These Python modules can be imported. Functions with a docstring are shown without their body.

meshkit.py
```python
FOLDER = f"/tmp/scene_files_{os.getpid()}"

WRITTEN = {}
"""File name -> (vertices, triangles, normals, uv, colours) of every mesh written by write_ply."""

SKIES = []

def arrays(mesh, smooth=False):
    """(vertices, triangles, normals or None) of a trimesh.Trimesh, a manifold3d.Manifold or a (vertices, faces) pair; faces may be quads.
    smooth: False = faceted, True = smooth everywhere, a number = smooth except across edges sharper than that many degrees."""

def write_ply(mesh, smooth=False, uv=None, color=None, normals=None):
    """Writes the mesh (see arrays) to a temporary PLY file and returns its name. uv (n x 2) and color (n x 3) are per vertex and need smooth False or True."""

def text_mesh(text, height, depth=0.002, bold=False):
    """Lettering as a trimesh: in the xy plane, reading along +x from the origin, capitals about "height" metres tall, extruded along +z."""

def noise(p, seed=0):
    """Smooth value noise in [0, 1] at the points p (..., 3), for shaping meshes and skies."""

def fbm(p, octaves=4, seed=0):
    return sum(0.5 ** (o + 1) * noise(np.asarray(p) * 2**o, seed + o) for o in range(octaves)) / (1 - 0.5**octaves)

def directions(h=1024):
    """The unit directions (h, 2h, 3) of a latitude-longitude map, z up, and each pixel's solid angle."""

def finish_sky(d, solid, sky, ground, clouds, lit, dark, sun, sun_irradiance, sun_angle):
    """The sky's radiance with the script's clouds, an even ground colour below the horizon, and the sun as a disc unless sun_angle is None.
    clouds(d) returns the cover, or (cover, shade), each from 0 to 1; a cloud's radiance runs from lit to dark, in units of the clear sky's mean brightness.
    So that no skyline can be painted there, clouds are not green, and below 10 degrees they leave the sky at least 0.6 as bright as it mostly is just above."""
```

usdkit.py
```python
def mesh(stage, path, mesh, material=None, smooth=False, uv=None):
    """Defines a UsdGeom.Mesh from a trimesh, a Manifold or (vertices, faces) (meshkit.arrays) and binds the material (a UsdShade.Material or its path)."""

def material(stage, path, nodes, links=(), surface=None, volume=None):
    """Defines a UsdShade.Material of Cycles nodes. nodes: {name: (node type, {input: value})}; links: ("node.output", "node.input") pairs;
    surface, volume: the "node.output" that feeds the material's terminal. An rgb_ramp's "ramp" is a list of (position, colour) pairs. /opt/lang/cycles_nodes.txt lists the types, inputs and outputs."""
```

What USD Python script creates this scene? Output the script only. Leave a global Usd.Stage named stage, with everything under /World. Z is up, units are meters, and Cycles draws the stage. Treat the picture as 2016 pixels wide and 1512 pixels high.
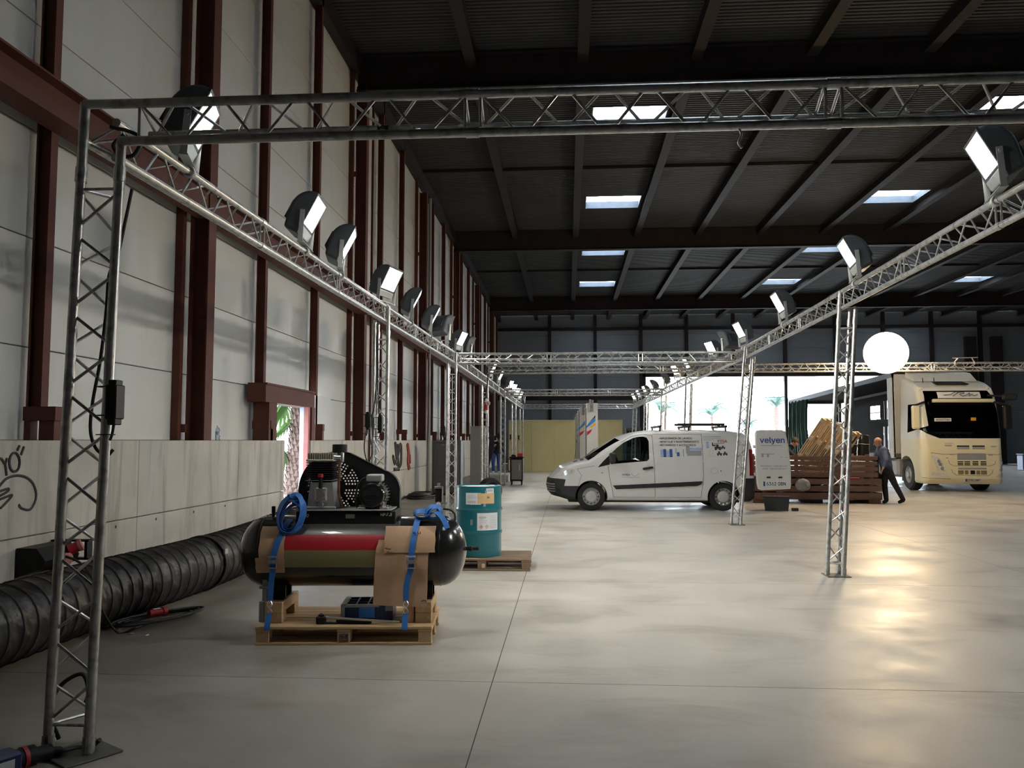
import math, random
import numpy as np, trimesh
import manifold3d as m3
import usdkit, meshkit
from pxr import Usd, UsdGeom, UsdLux, UsdShade, Gf, Sdf

stage = Usd.Stage.CreateInMemory()
UsdGeom.SetStageUpAxis(stage, UsdGeom.Tokens.z)
UsdGeom.SetStageMetersPerUnit(stage, 1.0)
UsdGeom.Xform.Define(stage, '/World')
UsdGeom.Scope.Define(stage, '/World/Looks')

# ---------------------------------------------------------------- camera, sky, exposure
EXPOSURE = 0.0
SKY_COLOR, SKY_STRENGTH = (0.80, 0.90, 1.0), 4.0
LAMP_STRENGTH = 360.0
LAMP_COLOR = (1.0, 0.97, 0.90)
GLARE_GLOBE_COLOR, GLARE_GLOBE_STRENGTH = (1.0, 0.74, 0.44), 185.0

cam = UsdGeom.Camera.Define(stage, '/World/camera')
_p, _y = math.radians(3.9685), math.radians(3.8879)     # pitched up, turned a little to the left
_f = np.array([-math.sin(_y) * math.cos(_p), math.cos(_y) * math.cos(_p), math.sin(_p)])
_r = np.array([math.cos(_y), math.sin(_y), 0.0])
_u = np.cross(_r, _f)
cam.AddTransformOp().Set(Gf.Matrix4d(*_r, 0, *_u, 0, *(-_f), 0, 0, 0, 1.6, 1))
cam.CreateHorizontalApertureAttr(36.0)
cam.CreateVerticalApertureAttr(27.0)
cam.CreateFocalLengthAttr(36.0 * 1600 / 2016)
cam.CreateClippingRangeAttr(Gf.Vec2f(0.05, 500))
cam.CreateExposureAttr(EXPOSURE)

dome = UsdLux.DomeLight.Define(stage, '/World/sky')       # even bright overcast
dome.CreateColorAttr(Gf.Vec3f(*SKY_COLOR))
dome.CreateIntensityAttr(SKY_STRENGTH)

# ---------------------------------------------------------------- helpers
PI = math.pi
_names = {}


def numbered(parent, name):
    k = _names.get((parent, name), 0)
    _names[(parent, name)] = k + 1
    return name if k == 0 else f'{name}_{k:03d}'


def path_of(p):
    return '/World' if p is None else (p if isinstance(p, str) else str(p.GetPath()))


def meta(prim, label=None, cat=None, group=None, kind=None):
    for k, v in (('label', label), ('category', cat), ('group', group), ('kind', kind)):
        if v:
            prim.SetCustomDataByKey(k, v)
    return prim


def thing(name, label, cat, loc=(0, 0, 0), rotz=0, group=None, rot=None):
    p = f"/World/{numbered('/World', name)}"
    x = UsdGeom.Xform.Define(stage, p)
    x.AddTranslateOp().Set(Gf.Vec3d(*map(float, loc)))
    if rot is not None:
        x.AddRotateXYZOp().Set(Gf.Vec3f(*map(float, rot)))
    elif rotz:
        x.AddRotateZOp().Set(float(rotz))
    return meta(x.GetPrim(), label, cat, group)


def part(parent, name, mesh, mat, label=None, smooth=30, kind=None):
    pp = path_of(parent)
    p = f'{pp}/{numbered(pp, name)}'
    if isinstance(mesh, (list,)):
        mesh = cat(mesh)
    prim = usdkit.mesh(stage, p, mesh, MAT[mat], smooth).GetPrim()
    return meta(prim, label, None, None, kind)


def solo(name, mesh, mat, label, c, group=None, smooth=30, kind=None):
    return meta(part(None, name, mesh, mat, label, smooth), label, c, group, kind)


def struct(name, label, cat=None):
    p = f"/World/{numbered('/World', name)}"
    x = UsdGeom.Xform.Define(stage, p)
    return meta(x.GetPrim(), label, cat or name.split('_')[0], None, 'structure')


def dup(root, label, loc, rotz=0, group=None, rot=None):
    base = root.GetName()
    if base[-4:-3] == '_' and base[-3:].isdigit():
        base = base[:-4]
    was = root.GetCustomData()
    r = thing(base, label or was['label'], was['category'], loc, rotz, group or was.get('group'), rot)
    r.GetReferences().AddInternalReference(root.GetPath())
    r.SetInstanceable(True)
    return r


def T(m):
    if isinstance(m, m3.Manifold):
        g = m.to_mesh()
        return trimesh.Trimesh(np.array(g.vert_properties[:, :3]), np.array(g.tri_verts), process=False)
    return m


def cat(ms):
    return trimesh.util.concatenate([T(m) for m in ms])


def mv(m, t=(0, 0, 0), rz=0, rx=0, ry=0, s=None):
    m = T(m).copy()
    if s is not None:
        m.apply_scale(s)
    for a, ax in ((rx, (1, 0, 0)), (ry, (0, 1, 0)), (rz, (0, 0, 1))):
        if a:
            m.apply_transform(trimesh.transformations.rotation_matrix(math.radians(a), ax))
    m.apply_translation(t)
    return m


def box(x0, x1, y0, y1, z0, z1):
    m = trimesh.creation.box((abs(x1 - x0), abs(y1 - y0), abs(z1 - z0)))
    m.apply_translation(((x0 + x1) / 2, (y0 + y1) / 2, (z0 + z1) / 2))
    return m


def cbox(x0, x1, y0, y1, z0, z1, r=0.01):
    """A box with chamfered edges."""
    c, h = np.array([(x0 + x1) / 2, (y0 + y1) / 2, (z0 + z1) / 2]), np.abs([x1 - x0, y1 - y0, z1 - z0]) / 2
    r = min(r, h.min() * 0.9)
    pts = []
    for s in np.ndindex(2, 2, 2):
        sg = np.array(s) * 2 - 1
        for k in range(3):
            d = np.full(3, -r)
            d[k] = 0
            pts.append(c + sg * (h + d))
    return T(m3.Manifold.hull_points(np.array(pts)))


def rbox(x0, x1, y0, y1, z0, z1, r=0.03, n=16):
    """A box with round edges."""
    s = m3.Manifold.sphere(r, n)
    return T(m3.Manifold.batch_hull([s.translate((a, b, c)) for a in (x0 + r, x1 - r) for b in (y0 + r, y1 - r) for c in (z0 + r, z1 - r)]))


def frame_of(d):
    d = np.asarray(d, float) / np.linalg.norm(d)
    a = np.cross(d, (0, 0, 1) if abs(d[2]) < 0.95 else (1, 0, 0))
    a /= np.linalg.norm(a)
    return d, a, np.cross(d, a)


def tube(pts, r, n=8, closed=False):
    """A tube along a polyline."""
    p = np.asarray(pts, float)
    k = len(p)
    if closed:
        t = np.roll(p, -1, 0) - np.roll(p, 1, 0)
    else:
        t = np.gradient(p, axis=0)
    t /= np.linalg.norm(t, axis=1, keepdims=True) + 1e-12
    _, a, _ = frame_of(t[0])
    A = []
    for i in range(k):
        a = a - t[i] * (a @ t[i])
        a /= np.linalg.norm(a)
        A.append(a)
    A = np.array(A)
    B = np.cross(t, A)
    ang = np.arange(n) * 2 * PI / n
    R = np.broadcast_to(np.asarray(r, float), (k,))
    v = (p[:, None] + R[:, None, None] * (np.cos(ang)[None, :, None] * A[:, None] + np.sin(ang)[None, :, None] * B[:, None])).reshape(-1, 3)
    f = []
    for i in range(k if closed else k - 1):
        j = (i + 1) % k
        for q in range(n):
            q2 = (q + 1) % n
            f += [(i * n + q, i * n + q2, j * n + q2), (i * n + q, j * n + q2, j * n + q)]
    if not closed:
        v = np.vstack([v, p[0], p[-1]])
        for q in range(n):
            q2 = (q + 1) % n
            f += [(len(v) - 2, q2, q), (len(v) - 1, (k - 1) * n + q, (k - 1) * n + q2)]
    return trimesh.Trimesh(v, np.array(f), process=False)


def cyl(p0, p1, r, n=20, r1=None):
    return tube([p0, p1], [r, r if r1 is None else r1], n)


def smoothpath(pts, n=8, closed=False):
    """Catmull-Rom through the points."""
    p = np.asarray(pts, float)
    q = np.vstack([p[-1], p, p[:2]]) if closed else np.vstack([2 * p[0] - p[1], p, 2 * p[-1] - p[-2]])
    out = []
    for i in range(1, len(q) - 2):
        a, b, c, d = q[i - 1:i + 3]
        for s in np.linspace(0, 1, n, endpoint=False):
            out.append(0.5 * (2 * b + (c - a) * s + (2 * a - 5 * b + 4 * c - d) * s * s + (3 * b - a - 3 * c + d) * s ** 3))
    if not closed:
        out.append(p[-1])
    return np.array(out)


def lathe(prof, n=32, axis='z', at=(0, 0, 0), ang=None):
    """Revolves (radius, height) pairs; ang=(a0,a1) in degrees for a part turn."""
    prof = np.asarray(prof, float)
    full = ang is None
    a = np.linspace(0, 2 * PI, n, endpoint=False) if full else np.radians(np.linspace(ang[0], ang[1], n))
    k = len(prof)
    v = np.stack([prof[:, 0][None] * np.cos(a)[:, None], prof[:, 0][None] * np.sin(a)[:, None], np.broadcast_to(prof[:, 1][None], (n, k))], -1).reshape(-1, 3)
    f = []
    for i in range(n if full else n - 1):
        j = (i + 1) % n
        for q in range(k - 1):
            f += [(i * k + q, j * k + q, j * k + q + 1), (i * k + q, j * k + q + 1, i * k + q + 1)]
    m = trimesh.Trimesh(v, np.array(f), process=False)
    if axis == 'x':
        m.apply_transform(np.array([[0, 0, 1, 0], [1, 0, 0, 0], [0, 1, 0, 0], [0, 0, 0, 1.0]]))
    if axis == 'y':
        m.apply_transform(np.array([[0, 1, 0, 0], [0, 0, 1, 0], [1, 0, 0, 0], [0, 0, 0, 1.0]]))
    m.apply_translation(at)
    return m


def poly(pts):
    p = np.asarray(pts, float)
    return m3.CrossSection([p], m3.FillRule.NonZero)


def prism(pts, a0, a1, axis='y', div=0):
    """Extrudes an outline: axis y takes (x, z) outlines, x takes (y, z), z takes (x, y)."""
    c = pts if isinstance(pts, m3.CrossSection) else poly(pts)
    m = c.extrude(a1 - a0, div)
    if axis == 'z':
        return m.translate((0, 0, a0))
    if axis == 'y':
        return m.transform(np.array([[1, 0, 0, 0], [0, 0, -1, a1], [0, 1, 0, 0]], float))
    return m.transform(np.array([[0, 0, 1, a0], [1, 0, 0, 0], [0, 1, 0, 0]], float))


def mbox(x0, x1, y0, y1, z0, z1):
    return m3.Manifold.cube((x1 - x0, y1 - y0, z1 - z0)).translate((x0, y0, z0))


def ribbon(pts, width, thick, up=None, closed=False):
    """A flat band along a path; up: direction(s) across which the band is wide."""
    p = np.asarray(pts, float)
    k = len(p)
    t = (np.roll(p, -1, 0) - np.roll(p, 1, 0)) if closed else np.gradient(p, axis=0)
    t /= np.linalg.norm(t, axis=1, keepdims=True) + 1e-12
    w = np.broadcast_to(np.asarray((1, 0, 0) if up is None else up, float), (k, 3)).copy()
    w -= t * (w * t).sum(1, keepdims=True)
    w /= np.linalg.norm(w, axis=1, keepdims=True) + 1e-12
    nrm = np.cross(t, w)
    W = np.broadcast_to(np.asarray(width, float), (k,))[:, None] / 2
    v = np.stack([p + w * W + nrm * thick / 2, p - w * W + nrm * thick / 2, p - w * W - nrm * thick / 2, p + w * W - nrm * thick / 2], 1).reshape(-1, 3)
    f = []
    for i in range(k if closed else k - 1):
        j = (i + 1) % k
        for q in range(4):
            q2 = (q + 1) % 4
            f += [(i * 4 + q, j * 4 + q, j * 4 + q2), (i * 4 + q, j * 4 + q2, i * 4 + q2)]
    if not closed:
        f += [(0, 1, 2), (0, 2, 3), (4 * k - 4, 4 * k - 2, 4 * k - 3), (4 * k - 4, 4 * k - 1, 4 * k - 2)]
    return trimesh.Trimesh(v, np.array(f), process=False)


def text(s, h, at, right=(1, 0, 0), up=(0, 0, 1), depth=0.002, bold=False, slant=0, width=None):
    m = meshkit.text_mesh(s, h, depth, bold)
    v = m.vertices.copy()
    if width:
        v[:, 0] *= width / v[:, 0].max()
    v[:, 0] += slant * v[:, 1]
    r, u = np.asarray(right, float), np.asarray(up, float)
    m.vertices = np.asarray(at) + v[:, :1] * r + v[:, 1:2] * u + v[:, 2:] * np.cross(r, u)
    return m


def torus(R, r, n=28, k=8, axis='z', at=(0, 0, 0)):
    a = np.arange(k) * 2 * PI / k
    prof = np.stack([R + r * np.cos(a), r * np.sin(a)], 1)
    return lathe(np.vstack([prof, prof[:1]]), n, axis, at)


def pillow(outline, w0, w1, layers):
    """Extrudes an outline along the third axis from w0 to w1 with rounded rims. layers: (t in 0..1, inset)."""
    o = np.asarray(outline, float)
    area = 0.5 * np.sum(o[:, 0] * np.roll(o[:, 1], -1) - np.roll(o[:, 0], -1) * o[:, 1])
    if area < 0:
        o = o[::-1]
    e = np.roll(o, -1, 0) - o
    n = np.stack([e[:, 1], -e[:, 0]], 1) / (np.linalg.norm(e, axis=1, keepdims=True) + 1e-12)
    vn = n + np.roll(n, 1, 0)
    vn /= np.maximum((vn * np.roll(n, 1, 0)).sum(1, keepdims=True), 0.35)
    L = len(layers)
    m = poly(o).extrude(float(L - 1), L - 2)

    def f(v):
        v = np.array(v)
        k = np.clip(np.round(v[:, 2]).astype(int), 0, L - 1)
        d = ((v[:, None, :2] - o[None]) ** 2).sum(2).argmin(1)
        ts = np.array([a for a, _ in layers])[k]
        ins = np.array([b for _, b in layers])[k]
        v[:, :2] = o[d] - vn[d] * ins[:, None]
        v[:, 2] = w0 + (w1 - w0) * ts
        return v
    return m.warp_batch(f)


def soft(width, r):
    """Layers for pillow(): round rims of radius r on a body that is width wide."""
    a = [0, 0.12, 0.4, 1.0]
    ins = [1.0, 0.55, 0.15, 0]
    lo = [(x * r / width, y * r) for x, y in zip(a, ins)]
    return lo + [(1 - t, i) for t, i in lo[::-1]]


# ---------------------------------------------------------------- materials
MAT = {}


def mat(name, col, rough=0.5, metal=0.0, var=0.12, scale=5.0, bump=0.0, bscale=60.0, spec=0.5, coat=0.0, rvar=0.0, stretch=None, detail=5.0, extra=None):
    col = np.array(col, float)
    n = {'g': ('geometry', {}), 'm': ('mapping', {'scale': stretch or (1, 1, 1)}),
         'n': ('noise_texture', {'scale': scale, 'detail': detail, 'roughness': 0.6}),
         'r': ('rgb_ramp', {'ramp': [(0.25, np.clip(col * (1 - var), 0, 1)), (0.75, np.clip(col * (1 + var), 0, 1))]}),
         'p': ('principled_bsdf', {'roughness': rough, 'metallic': metal, 'specular_ior_level': spec, 'coat_weight': coat})}
    l = [('g.position', 'm.vector'), ('m.vector', 'n.vector'), ('n.fac', 'r.fac'), ('r.color', 'p.base_color')]
    if rvar:
        n['rr'] = ('map_range', {'from_min': 0.3, 'from_max': 0.7, 'to_min': max(rough - rvar, 0.03), 'to_max': min(rough + rvar, 1)})
        l += [('n.fac', 'rr.value'), ('rr.result', 'p.roughness')]
    if bump:
        n['bn'] = ('noise_texture', {'scale': bscale, 'detail': 4.0})
        n['b'] = ('bump', {'strength': bump, 'distance': 0.01})
        l += [('m.vector', 'bn.vector'), ('bn.fac', 'b.height'), ('b.normal', 'p.normal')]
    if extra:
        extra(n, l)
    MAT[name] = usdkit.material(stage, f'/World/Looks/{name}', n, l, surface='p.BSDF')


def emit(name, col, strength):
    MAT[name] = usdkit.material(stage, f'/World/Looks/{name}', {'e': ('emission', {'color': col, 'strength': strength})}, surface='e.emission')


def pane(name, tint, rough=0.02, ior=1.5):
    MAT[name] = usdkit.material(stage, f'/World/Looks/{name}', {
        't': ('transparent_bsdf', {'color': tint}), 'g': ('glossy_bsdf', {'color': (1, 1, 1), 'roughness': rough}),
        'f': ('fresnel', {'IOR': ior}), 'x': ('mix_closure', {})},
        [('f.fac', 'x.fac'), ('t.BSDF', 'x.closure1'), ('g.BSDF', 'x.closure2')], surface='x.closure')


def leaf(name, col, trans):
    MAT[name] = usdkit.material(stage, f'/World/Looks/{name}', {
        'd': ('principled_bsdf', {'base_color': col, 'roughness': 0.5}), 't': ('translucent_bsdf', {'color': trans}), 'x': ('mix_closure', {'fac': 0.35})},
        [('d.BSDF', 'x.closure1'), ('t.BSDF', 'x.closure2')], surface='x.closure')


def stains(lo, hi, scale, dark, amount, stretch=(1, 1, 1)):
    """Patches of dirt with a shape of their own, mixed over the base colour."""
    def f(n, l):
        n['sm'] = ('mapping', {'scale': stretch})
        n['sn'] = ('noise_texture', {'scale': scale, 'detail': 6.0, 'roughness': 0.62, 'distortion': 0.6})
        n['sr'] = ('map_range', {'from_min': lo, 'from_max': hi, 'to_min': 0.0, 'to_max': amount, 'clamp': True})
        n['sx'] = ('mix_color', {'b': dark})
        l.remove(('r.color', 'p.base_color'))
        l += [('g.position', 'sm.vector'), ('sm.vector', 'sn.vector'), ('sn.fac', 'sr.value'), ('sr.result', 'sx.fac'), ('r.color', 'sx.a'), ('sx.result', 'p.base_color')]
    return f


def floor_dirt_and_dimness(n, l):
    """Streaky stains, and grime by the left wall deepened to paint in dim light."""
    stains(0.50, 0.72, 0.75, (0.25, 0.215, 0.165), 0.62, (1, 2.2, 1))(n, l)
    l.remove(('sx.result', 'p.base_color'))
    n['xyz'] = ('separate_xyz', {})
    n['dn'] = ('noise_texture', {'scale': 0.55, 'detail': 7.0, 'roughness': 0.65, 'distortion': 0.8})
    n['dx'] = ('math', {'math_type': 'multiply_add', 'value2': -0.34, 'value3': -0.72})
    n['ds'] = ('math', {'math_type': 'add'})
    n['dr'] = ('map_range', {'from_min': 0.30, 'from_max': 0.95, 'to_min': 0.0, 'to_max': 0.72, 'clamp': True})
    n['dm'] = ('mix_color', {'b': (0.115, 0.095, 0.07)})  # brown dirt with painted dimness, growing toward the left wall
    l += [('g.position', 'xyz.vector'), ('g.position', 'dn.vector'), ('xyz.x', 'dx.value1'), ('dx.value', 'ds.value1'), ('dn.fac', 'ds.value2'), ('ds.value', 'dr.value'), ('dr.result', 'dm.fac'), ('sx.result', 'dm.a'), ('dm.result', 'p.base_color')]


mat('slab', (0.45, 0.415, 0.36), 0.46, 0, 0.16, 1.1, 0.06, 40, rvar=0.13, extra=floor_dirt_and_dimness)
mat('dark_joint', (0.10, 0.09, 0.08), 0.9)
mat('plinth', (0.42, 0.40, 0.355), 0.85, 0, 0.14, 1.6, 0.15, 45, extra=stains(0.50, 0.70, 1.5, (0.23, 0.205, 0.165), 0.75, (1, 2.8, 0.28)))
mat('panel_white', (0.52, 0.52, 0.49), 0.55, 0, 0.05, 0.7, 0.02, 20, extra=stains(0.56, 0.8, 1.0, (0.34, 0.34, 0.33), 0.35, (1, 2, 0.3)))
mat('panel_grey', (0.19, 0.205, 0.235), 0.6, 0, 0.08, 0.6)
mat('primer_steel', (0.100, 0.033, 0.023), 0.65, 0, 0.16, 3.0, 0.03, spec=0.25)
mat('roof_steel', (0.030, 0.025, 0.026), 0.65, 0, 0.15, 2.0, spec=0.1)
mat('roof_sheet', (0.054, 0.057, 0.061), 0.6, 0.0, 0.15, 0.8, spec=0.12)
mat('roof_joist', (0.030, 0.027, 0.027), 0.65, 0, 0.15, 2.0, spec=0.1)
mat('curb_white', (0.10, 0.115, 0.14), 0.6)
mat('ground_outside', (0.55, 0.53, 0.50), 0.9, 0, 0.1, 0.4)
mat('aluminium', (0.52, 0.52, 0.505), 0.36, 0.85, 0.14, 14, 0.02, 90, rvar=0.1)
mat('dark_plate', (0.14, 0.14, 0.13), 0.55, 0.5, 0.2, 8)
mat('lamp_housing', (0.075, 0.085, 0.095), 0.5, 0.0, 0.1, 9)
mat('lamp_steel', (0.50, 0.52, 0.51), 0.45, 0.4, 0.1, 12)
mat('lamp_glass_dark', (0.05, 0.055, 0.06), 0.12, 0)
# the floodlights' optics throw most of the light straight ahead
MAT['lamp_lens'] = usdkit.material(stage, '/World/Looks/lamp_lens', {
    'g': ('geometry', {}), 'd': ('vector_math', {'math_type': 'dot_product'}), 'a': ('math', {'math_type': 'absolute'}),
    'w': ('math', {'math_type': 'power', 'value2': 4.5}), 's': ('math', {'math_type': 'multiply_add', 'value2': LAMP_STRENGTH, 'value3': LAMP_STRENGTH * 0.03}), 'e': ('emission', {'color': LAMP_COLOR})},
    [('g.normal', 'd.vector1'), ('g.incoming', 'd.vector2'), ('d.value', 'a.value1'), ('a.value', 'w.value1'), ('w.value', 's.value1'), ('s.value', 'e.strength')], surface='e.emission')
# globe shaped from a floodlight's glare; output cut to dim roof and crates
MAT['glare_globe_light'] = usdkit.material(stage, '/World/Looks/glare_globe_light', {
    'g': ('geometry', {}), 'x': ('separate_xyz', {}), 'r': ('map_range', {'from_min': -1.0, 'from_max': 1.0, 'to_min': 0.0, 'to_max': 1.0, 'clamp': True}),
    'c': ('rgb_ramp', {'ramp': [(q, (v, v, v)) for q, v in ((0, .06), (.12, .10), (.28, .40), (.42, 1.0), (.54, 1.0), (.72, .2), (.85, .06), (1, .06))]}),
    'm': ('math', {'math_type': 'multiply', 'value2': GLARE_GLOBE_STRENGTH}), 'e': ('emission', {'color': GLARE_GLOBE_COLOR})},
    [('g.normal', 'x.vector'), ('x.z', 'r.value'), ('r.result', 'c.fac'), ('c.color', 'm.value1'), ('m.value', 'e.strength')], surface='e.emission')
mat('black_paint', (0.012, 0.012, 0.012), 0.2, 0, 0.1, 4, coat=0.4)
mat('black_satin', (0.014, 0.014, 0.015), 0.5, 0, 0.1, 6, spec=0.25)
mat('black_rubber', (0.020, 0.020, 0.021), 0.65, 0, 0.25, 10, 0.05, 80)
mat('duct_fabric', (0.030, 0.027, 0.025), 0.45, 0, 0.4, 5, 0.9, 18)
mat('tank_grey', (0.055, 0.055, 0.053), 0.3, 0, 0.1, 3, coat=0.3)
mat('tank_red', (0.44, 0.018, 0.028), 0.38, 0, 0.06, 4)
mat('tank_gold', (0.25, 0.215, 0.10), 0.45, 0, 0.06, 4)
mat('cast_grey', (0.34, 0.34, 0.34), 0.5, 0.3, 0.12, 14, 0.05)
mat('cast_light', (0.52, 0.48, 0.40), 0.5, 0.3, 0.12, 14)
mat('silver', (0.65, 0.65, 0.64), 0.3, 0.9, 0.1, 20)
mat('copper', (0.35, 0.16, 0.09), 0.4, 0.8, 0.2, 20)
mat('red_plastic', (0.42, 0.02, 0.025), 0.4, 0, 0.1, 8)
mat('white_print', (0.75, 0.75, 0.74), 0.6, 0, 0.02)
mat('paper', (0.66, 0.68, 0.70), 0.6, 0, 0.05, 12)
mat('buff_tag', (0.62, 0.42, 0.22), 0.7, 0, 0.08, 12)
mat('dark_print', (0.05, 0.05, 0.06), 0.6, 0, 0.02)
mat('grey_print', (0.32, 0.33, 0.35), 0.6, 0, 0.02)
mat('blue_print', (0.05, 0.09, 0.30), 0.6, 0, 0.05)
mat('pale_blue_print', (0.35, 0.45, 0.66), 0.6, 0, 0.15, 16)
mat('red_print', (0.50, 0.08, 0.08), 0.6, 0, 0.05)
mat('cardboard', (0.52, 0.33, 0.20), 0.8, 0, 0.10, 7, 0.05, 50)
mat('strap_blue', (0.03, 0.16, 0.50), 0.55, 0, 0.12, 30, 0.1, 300)
mat('blue_plastic', (0.018, 0.032, 0.11), 0.4, 0, 0.1, 10)
mat('tape_grey', (0.28, 0.29, 0.30), 0.4, 0, 0.1, 12)


def grain(name, col, dark, stretch):
    def f(n, l):
        n['w'] = ('noise_texture', {'scale': 9.0, 'detail': 6.0, 'roughness': 0.7, 'distortion': 0.8})
        n['wm'] = ('mapping', {'scale': stretch})
        n['oi'] = ('object_info', {})
        n['wr'] = ('map_range', {'from_min': 0.35, 'from_max': 0.75, 'to_min': 0.0, 'to_max': 0.75, 'clamp': True})
        n['wx'] = ('mix_color', {'b': dark})
        l.remove(('r.color', 'p.base_color'))
        l += [('g.position', 'wm.vector'), ('wm.vector', 'w.vector'), ('w.fac', 'wr.value'), ('wr.result', 'wx.fac'), ('r.color', 'wx.a'), ('wx.result', 'p.base_color')]
    mat(name, col, 0.75, 0, 0.16, 4, 0.06, 70, extra=f)


grain('wood_light', (0.60, 0.41, 0.22), (0.40, 0.25, 0.12), (0.7, 6, 6))
grain('wood_cross', (0.60, 0.41, 0.22), (0.40, 0.25, 0.12), (6, 0.7, 6))
grain('wood_block', (0.52, 0.36, 0.20), (0.34, 0.22, 0.12), (3, 3, 3))
grain('wood_grey', (0.27, 0.185, 0.115), (0.13, 0.085, 0.055), (0.7, 6, 6))
grain('wood_brown', (0.22, 0.130, 0.098), (0.13, 0.072, 0.055), (0.7, 6, 6))
mat('wood_pale', (0.60, 0.48, 0.33), 0.8, 0, 0.07, 3, spec=0.2)
mat('drum_teal', (0.010, 0.135, 0.165), 0.28, 0, 0.06, 4, coat=0.3)
mat('van_white', (0.70, 0.69, 0.66), 0.25, 0, 0.02, 1, coat=0.5)
mat('truck_warm_lit', (0.72, 0.66, 0.45), 0.3, 0, 0.02, 1, coat=0.4)  # yellow of the warm lamp painted into the cab colour
mat('truck_white', (0.70, 0.68, 0.60), 0.3, 0, 0.02, 1, coat=0.4)
mat('bumper_black', (0.022, 0.023, 0.025), 0.5, 0, 0.1, 8)
mat('tyre', (0.016, 0.016, 0.016), 0.75, 0, 0.2, 8)
mat('wheel_steel', (0.38, 0.38, 0.37), 0.4, 0.5, 0.1, 12)
mat('tail_red', (0.25, 0.02, 0.02), 0.2)
mat('headlamp', (0.74, 0.74, 0.72), 0.15, 0.2, 0.25, 30)
pane('window_glass', (0.66, 0.72, 0.72))
pane('windscreen_glass', (0.5, 0.54, 0.54), 0.03, 1.22)
pane('screen_glass', (0.16, 0.18, 0.20))
pane('clear_plastic', (0.80, 0.86, 0.90), 0.05, 1.35)
MAT['roof_pane'] = usdkit.material(stage, '/World/Looks/roof_pane', {'t': ('translucent_bsdf', {'color': (0.85, 0.88, 0.9)})}, surface='t.BSDF')
mat('seat_cloth', (0.03, 0.032, 0.035), 0.9)
mat('trailer_dark', (0.028, 0.024, 0.021), 0.8, 0, 0.15, 2, spec=0.08)
mat('trailer_frame', (0.16, 0.17, 0.19), 0.5, 0.4, 0.1, 3)
mat('curtain_green', (0.008, 0.062, 0.040), 0.55, 0, 0.12, 6)
mat('cream_panel', (0.60, 0.53, 0.27), 0.5, 0, 0.05, 0.9, extra=stains(0.55, 0.7, 0.5, (0.66, 0.62, 0.38), 0.6, (1, 1, 0.6)))
mat('lift_grey', (0.50, 0.50, 0.48), 0.4, 0, 0.05, 4)
mat('lift_dark', (0.20, 0.20, 0.20), 0.45, 0.2, 0.1, 6)
mat('stripe_navy', (0.012, 0.018, 0.045), 0.4)
mat('stripe_blue', (0.04, 0.20, 0.55), 0.4)
mat('stripe_yellow', (0.75, 0.36, 0.03), 0.4)
mat('stripe_red', (0.40, 0.015, 0.04), 0.4)
mat('cabinet_grey', (0.105, 0.115, 0.12), 0.45, 0, 0.06, 3)
mat('column_grey', (0.30, 0.305, 0.30), 0.45, 0, 0.06, 3)
mat('navy_cloth', (0.020, 0.024, 0.040), 0.9, 0, 0.2, 12, 0.1, 40)
mat('shirt_blue', (0.10, 0.12, 0.20), 0.9, 0, 0.12, 12, 0.1, 40)
mat('jeans_blue', (0.06, 0.13, 0.36), 0.9, 0, 0.15, 14, 0.1, 60)
mat('dark_trousers', (0.022, 0.022, 0.030), 0.9, 0, 0.15, 12)
mat('skin', (0.52, 0.27, 0.17), 0.5, 0, 0.06, 12)
mat('hair_brown', (0.06, 0.035, 0.02), 0.8, 0, 0.2, 30)
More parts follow.
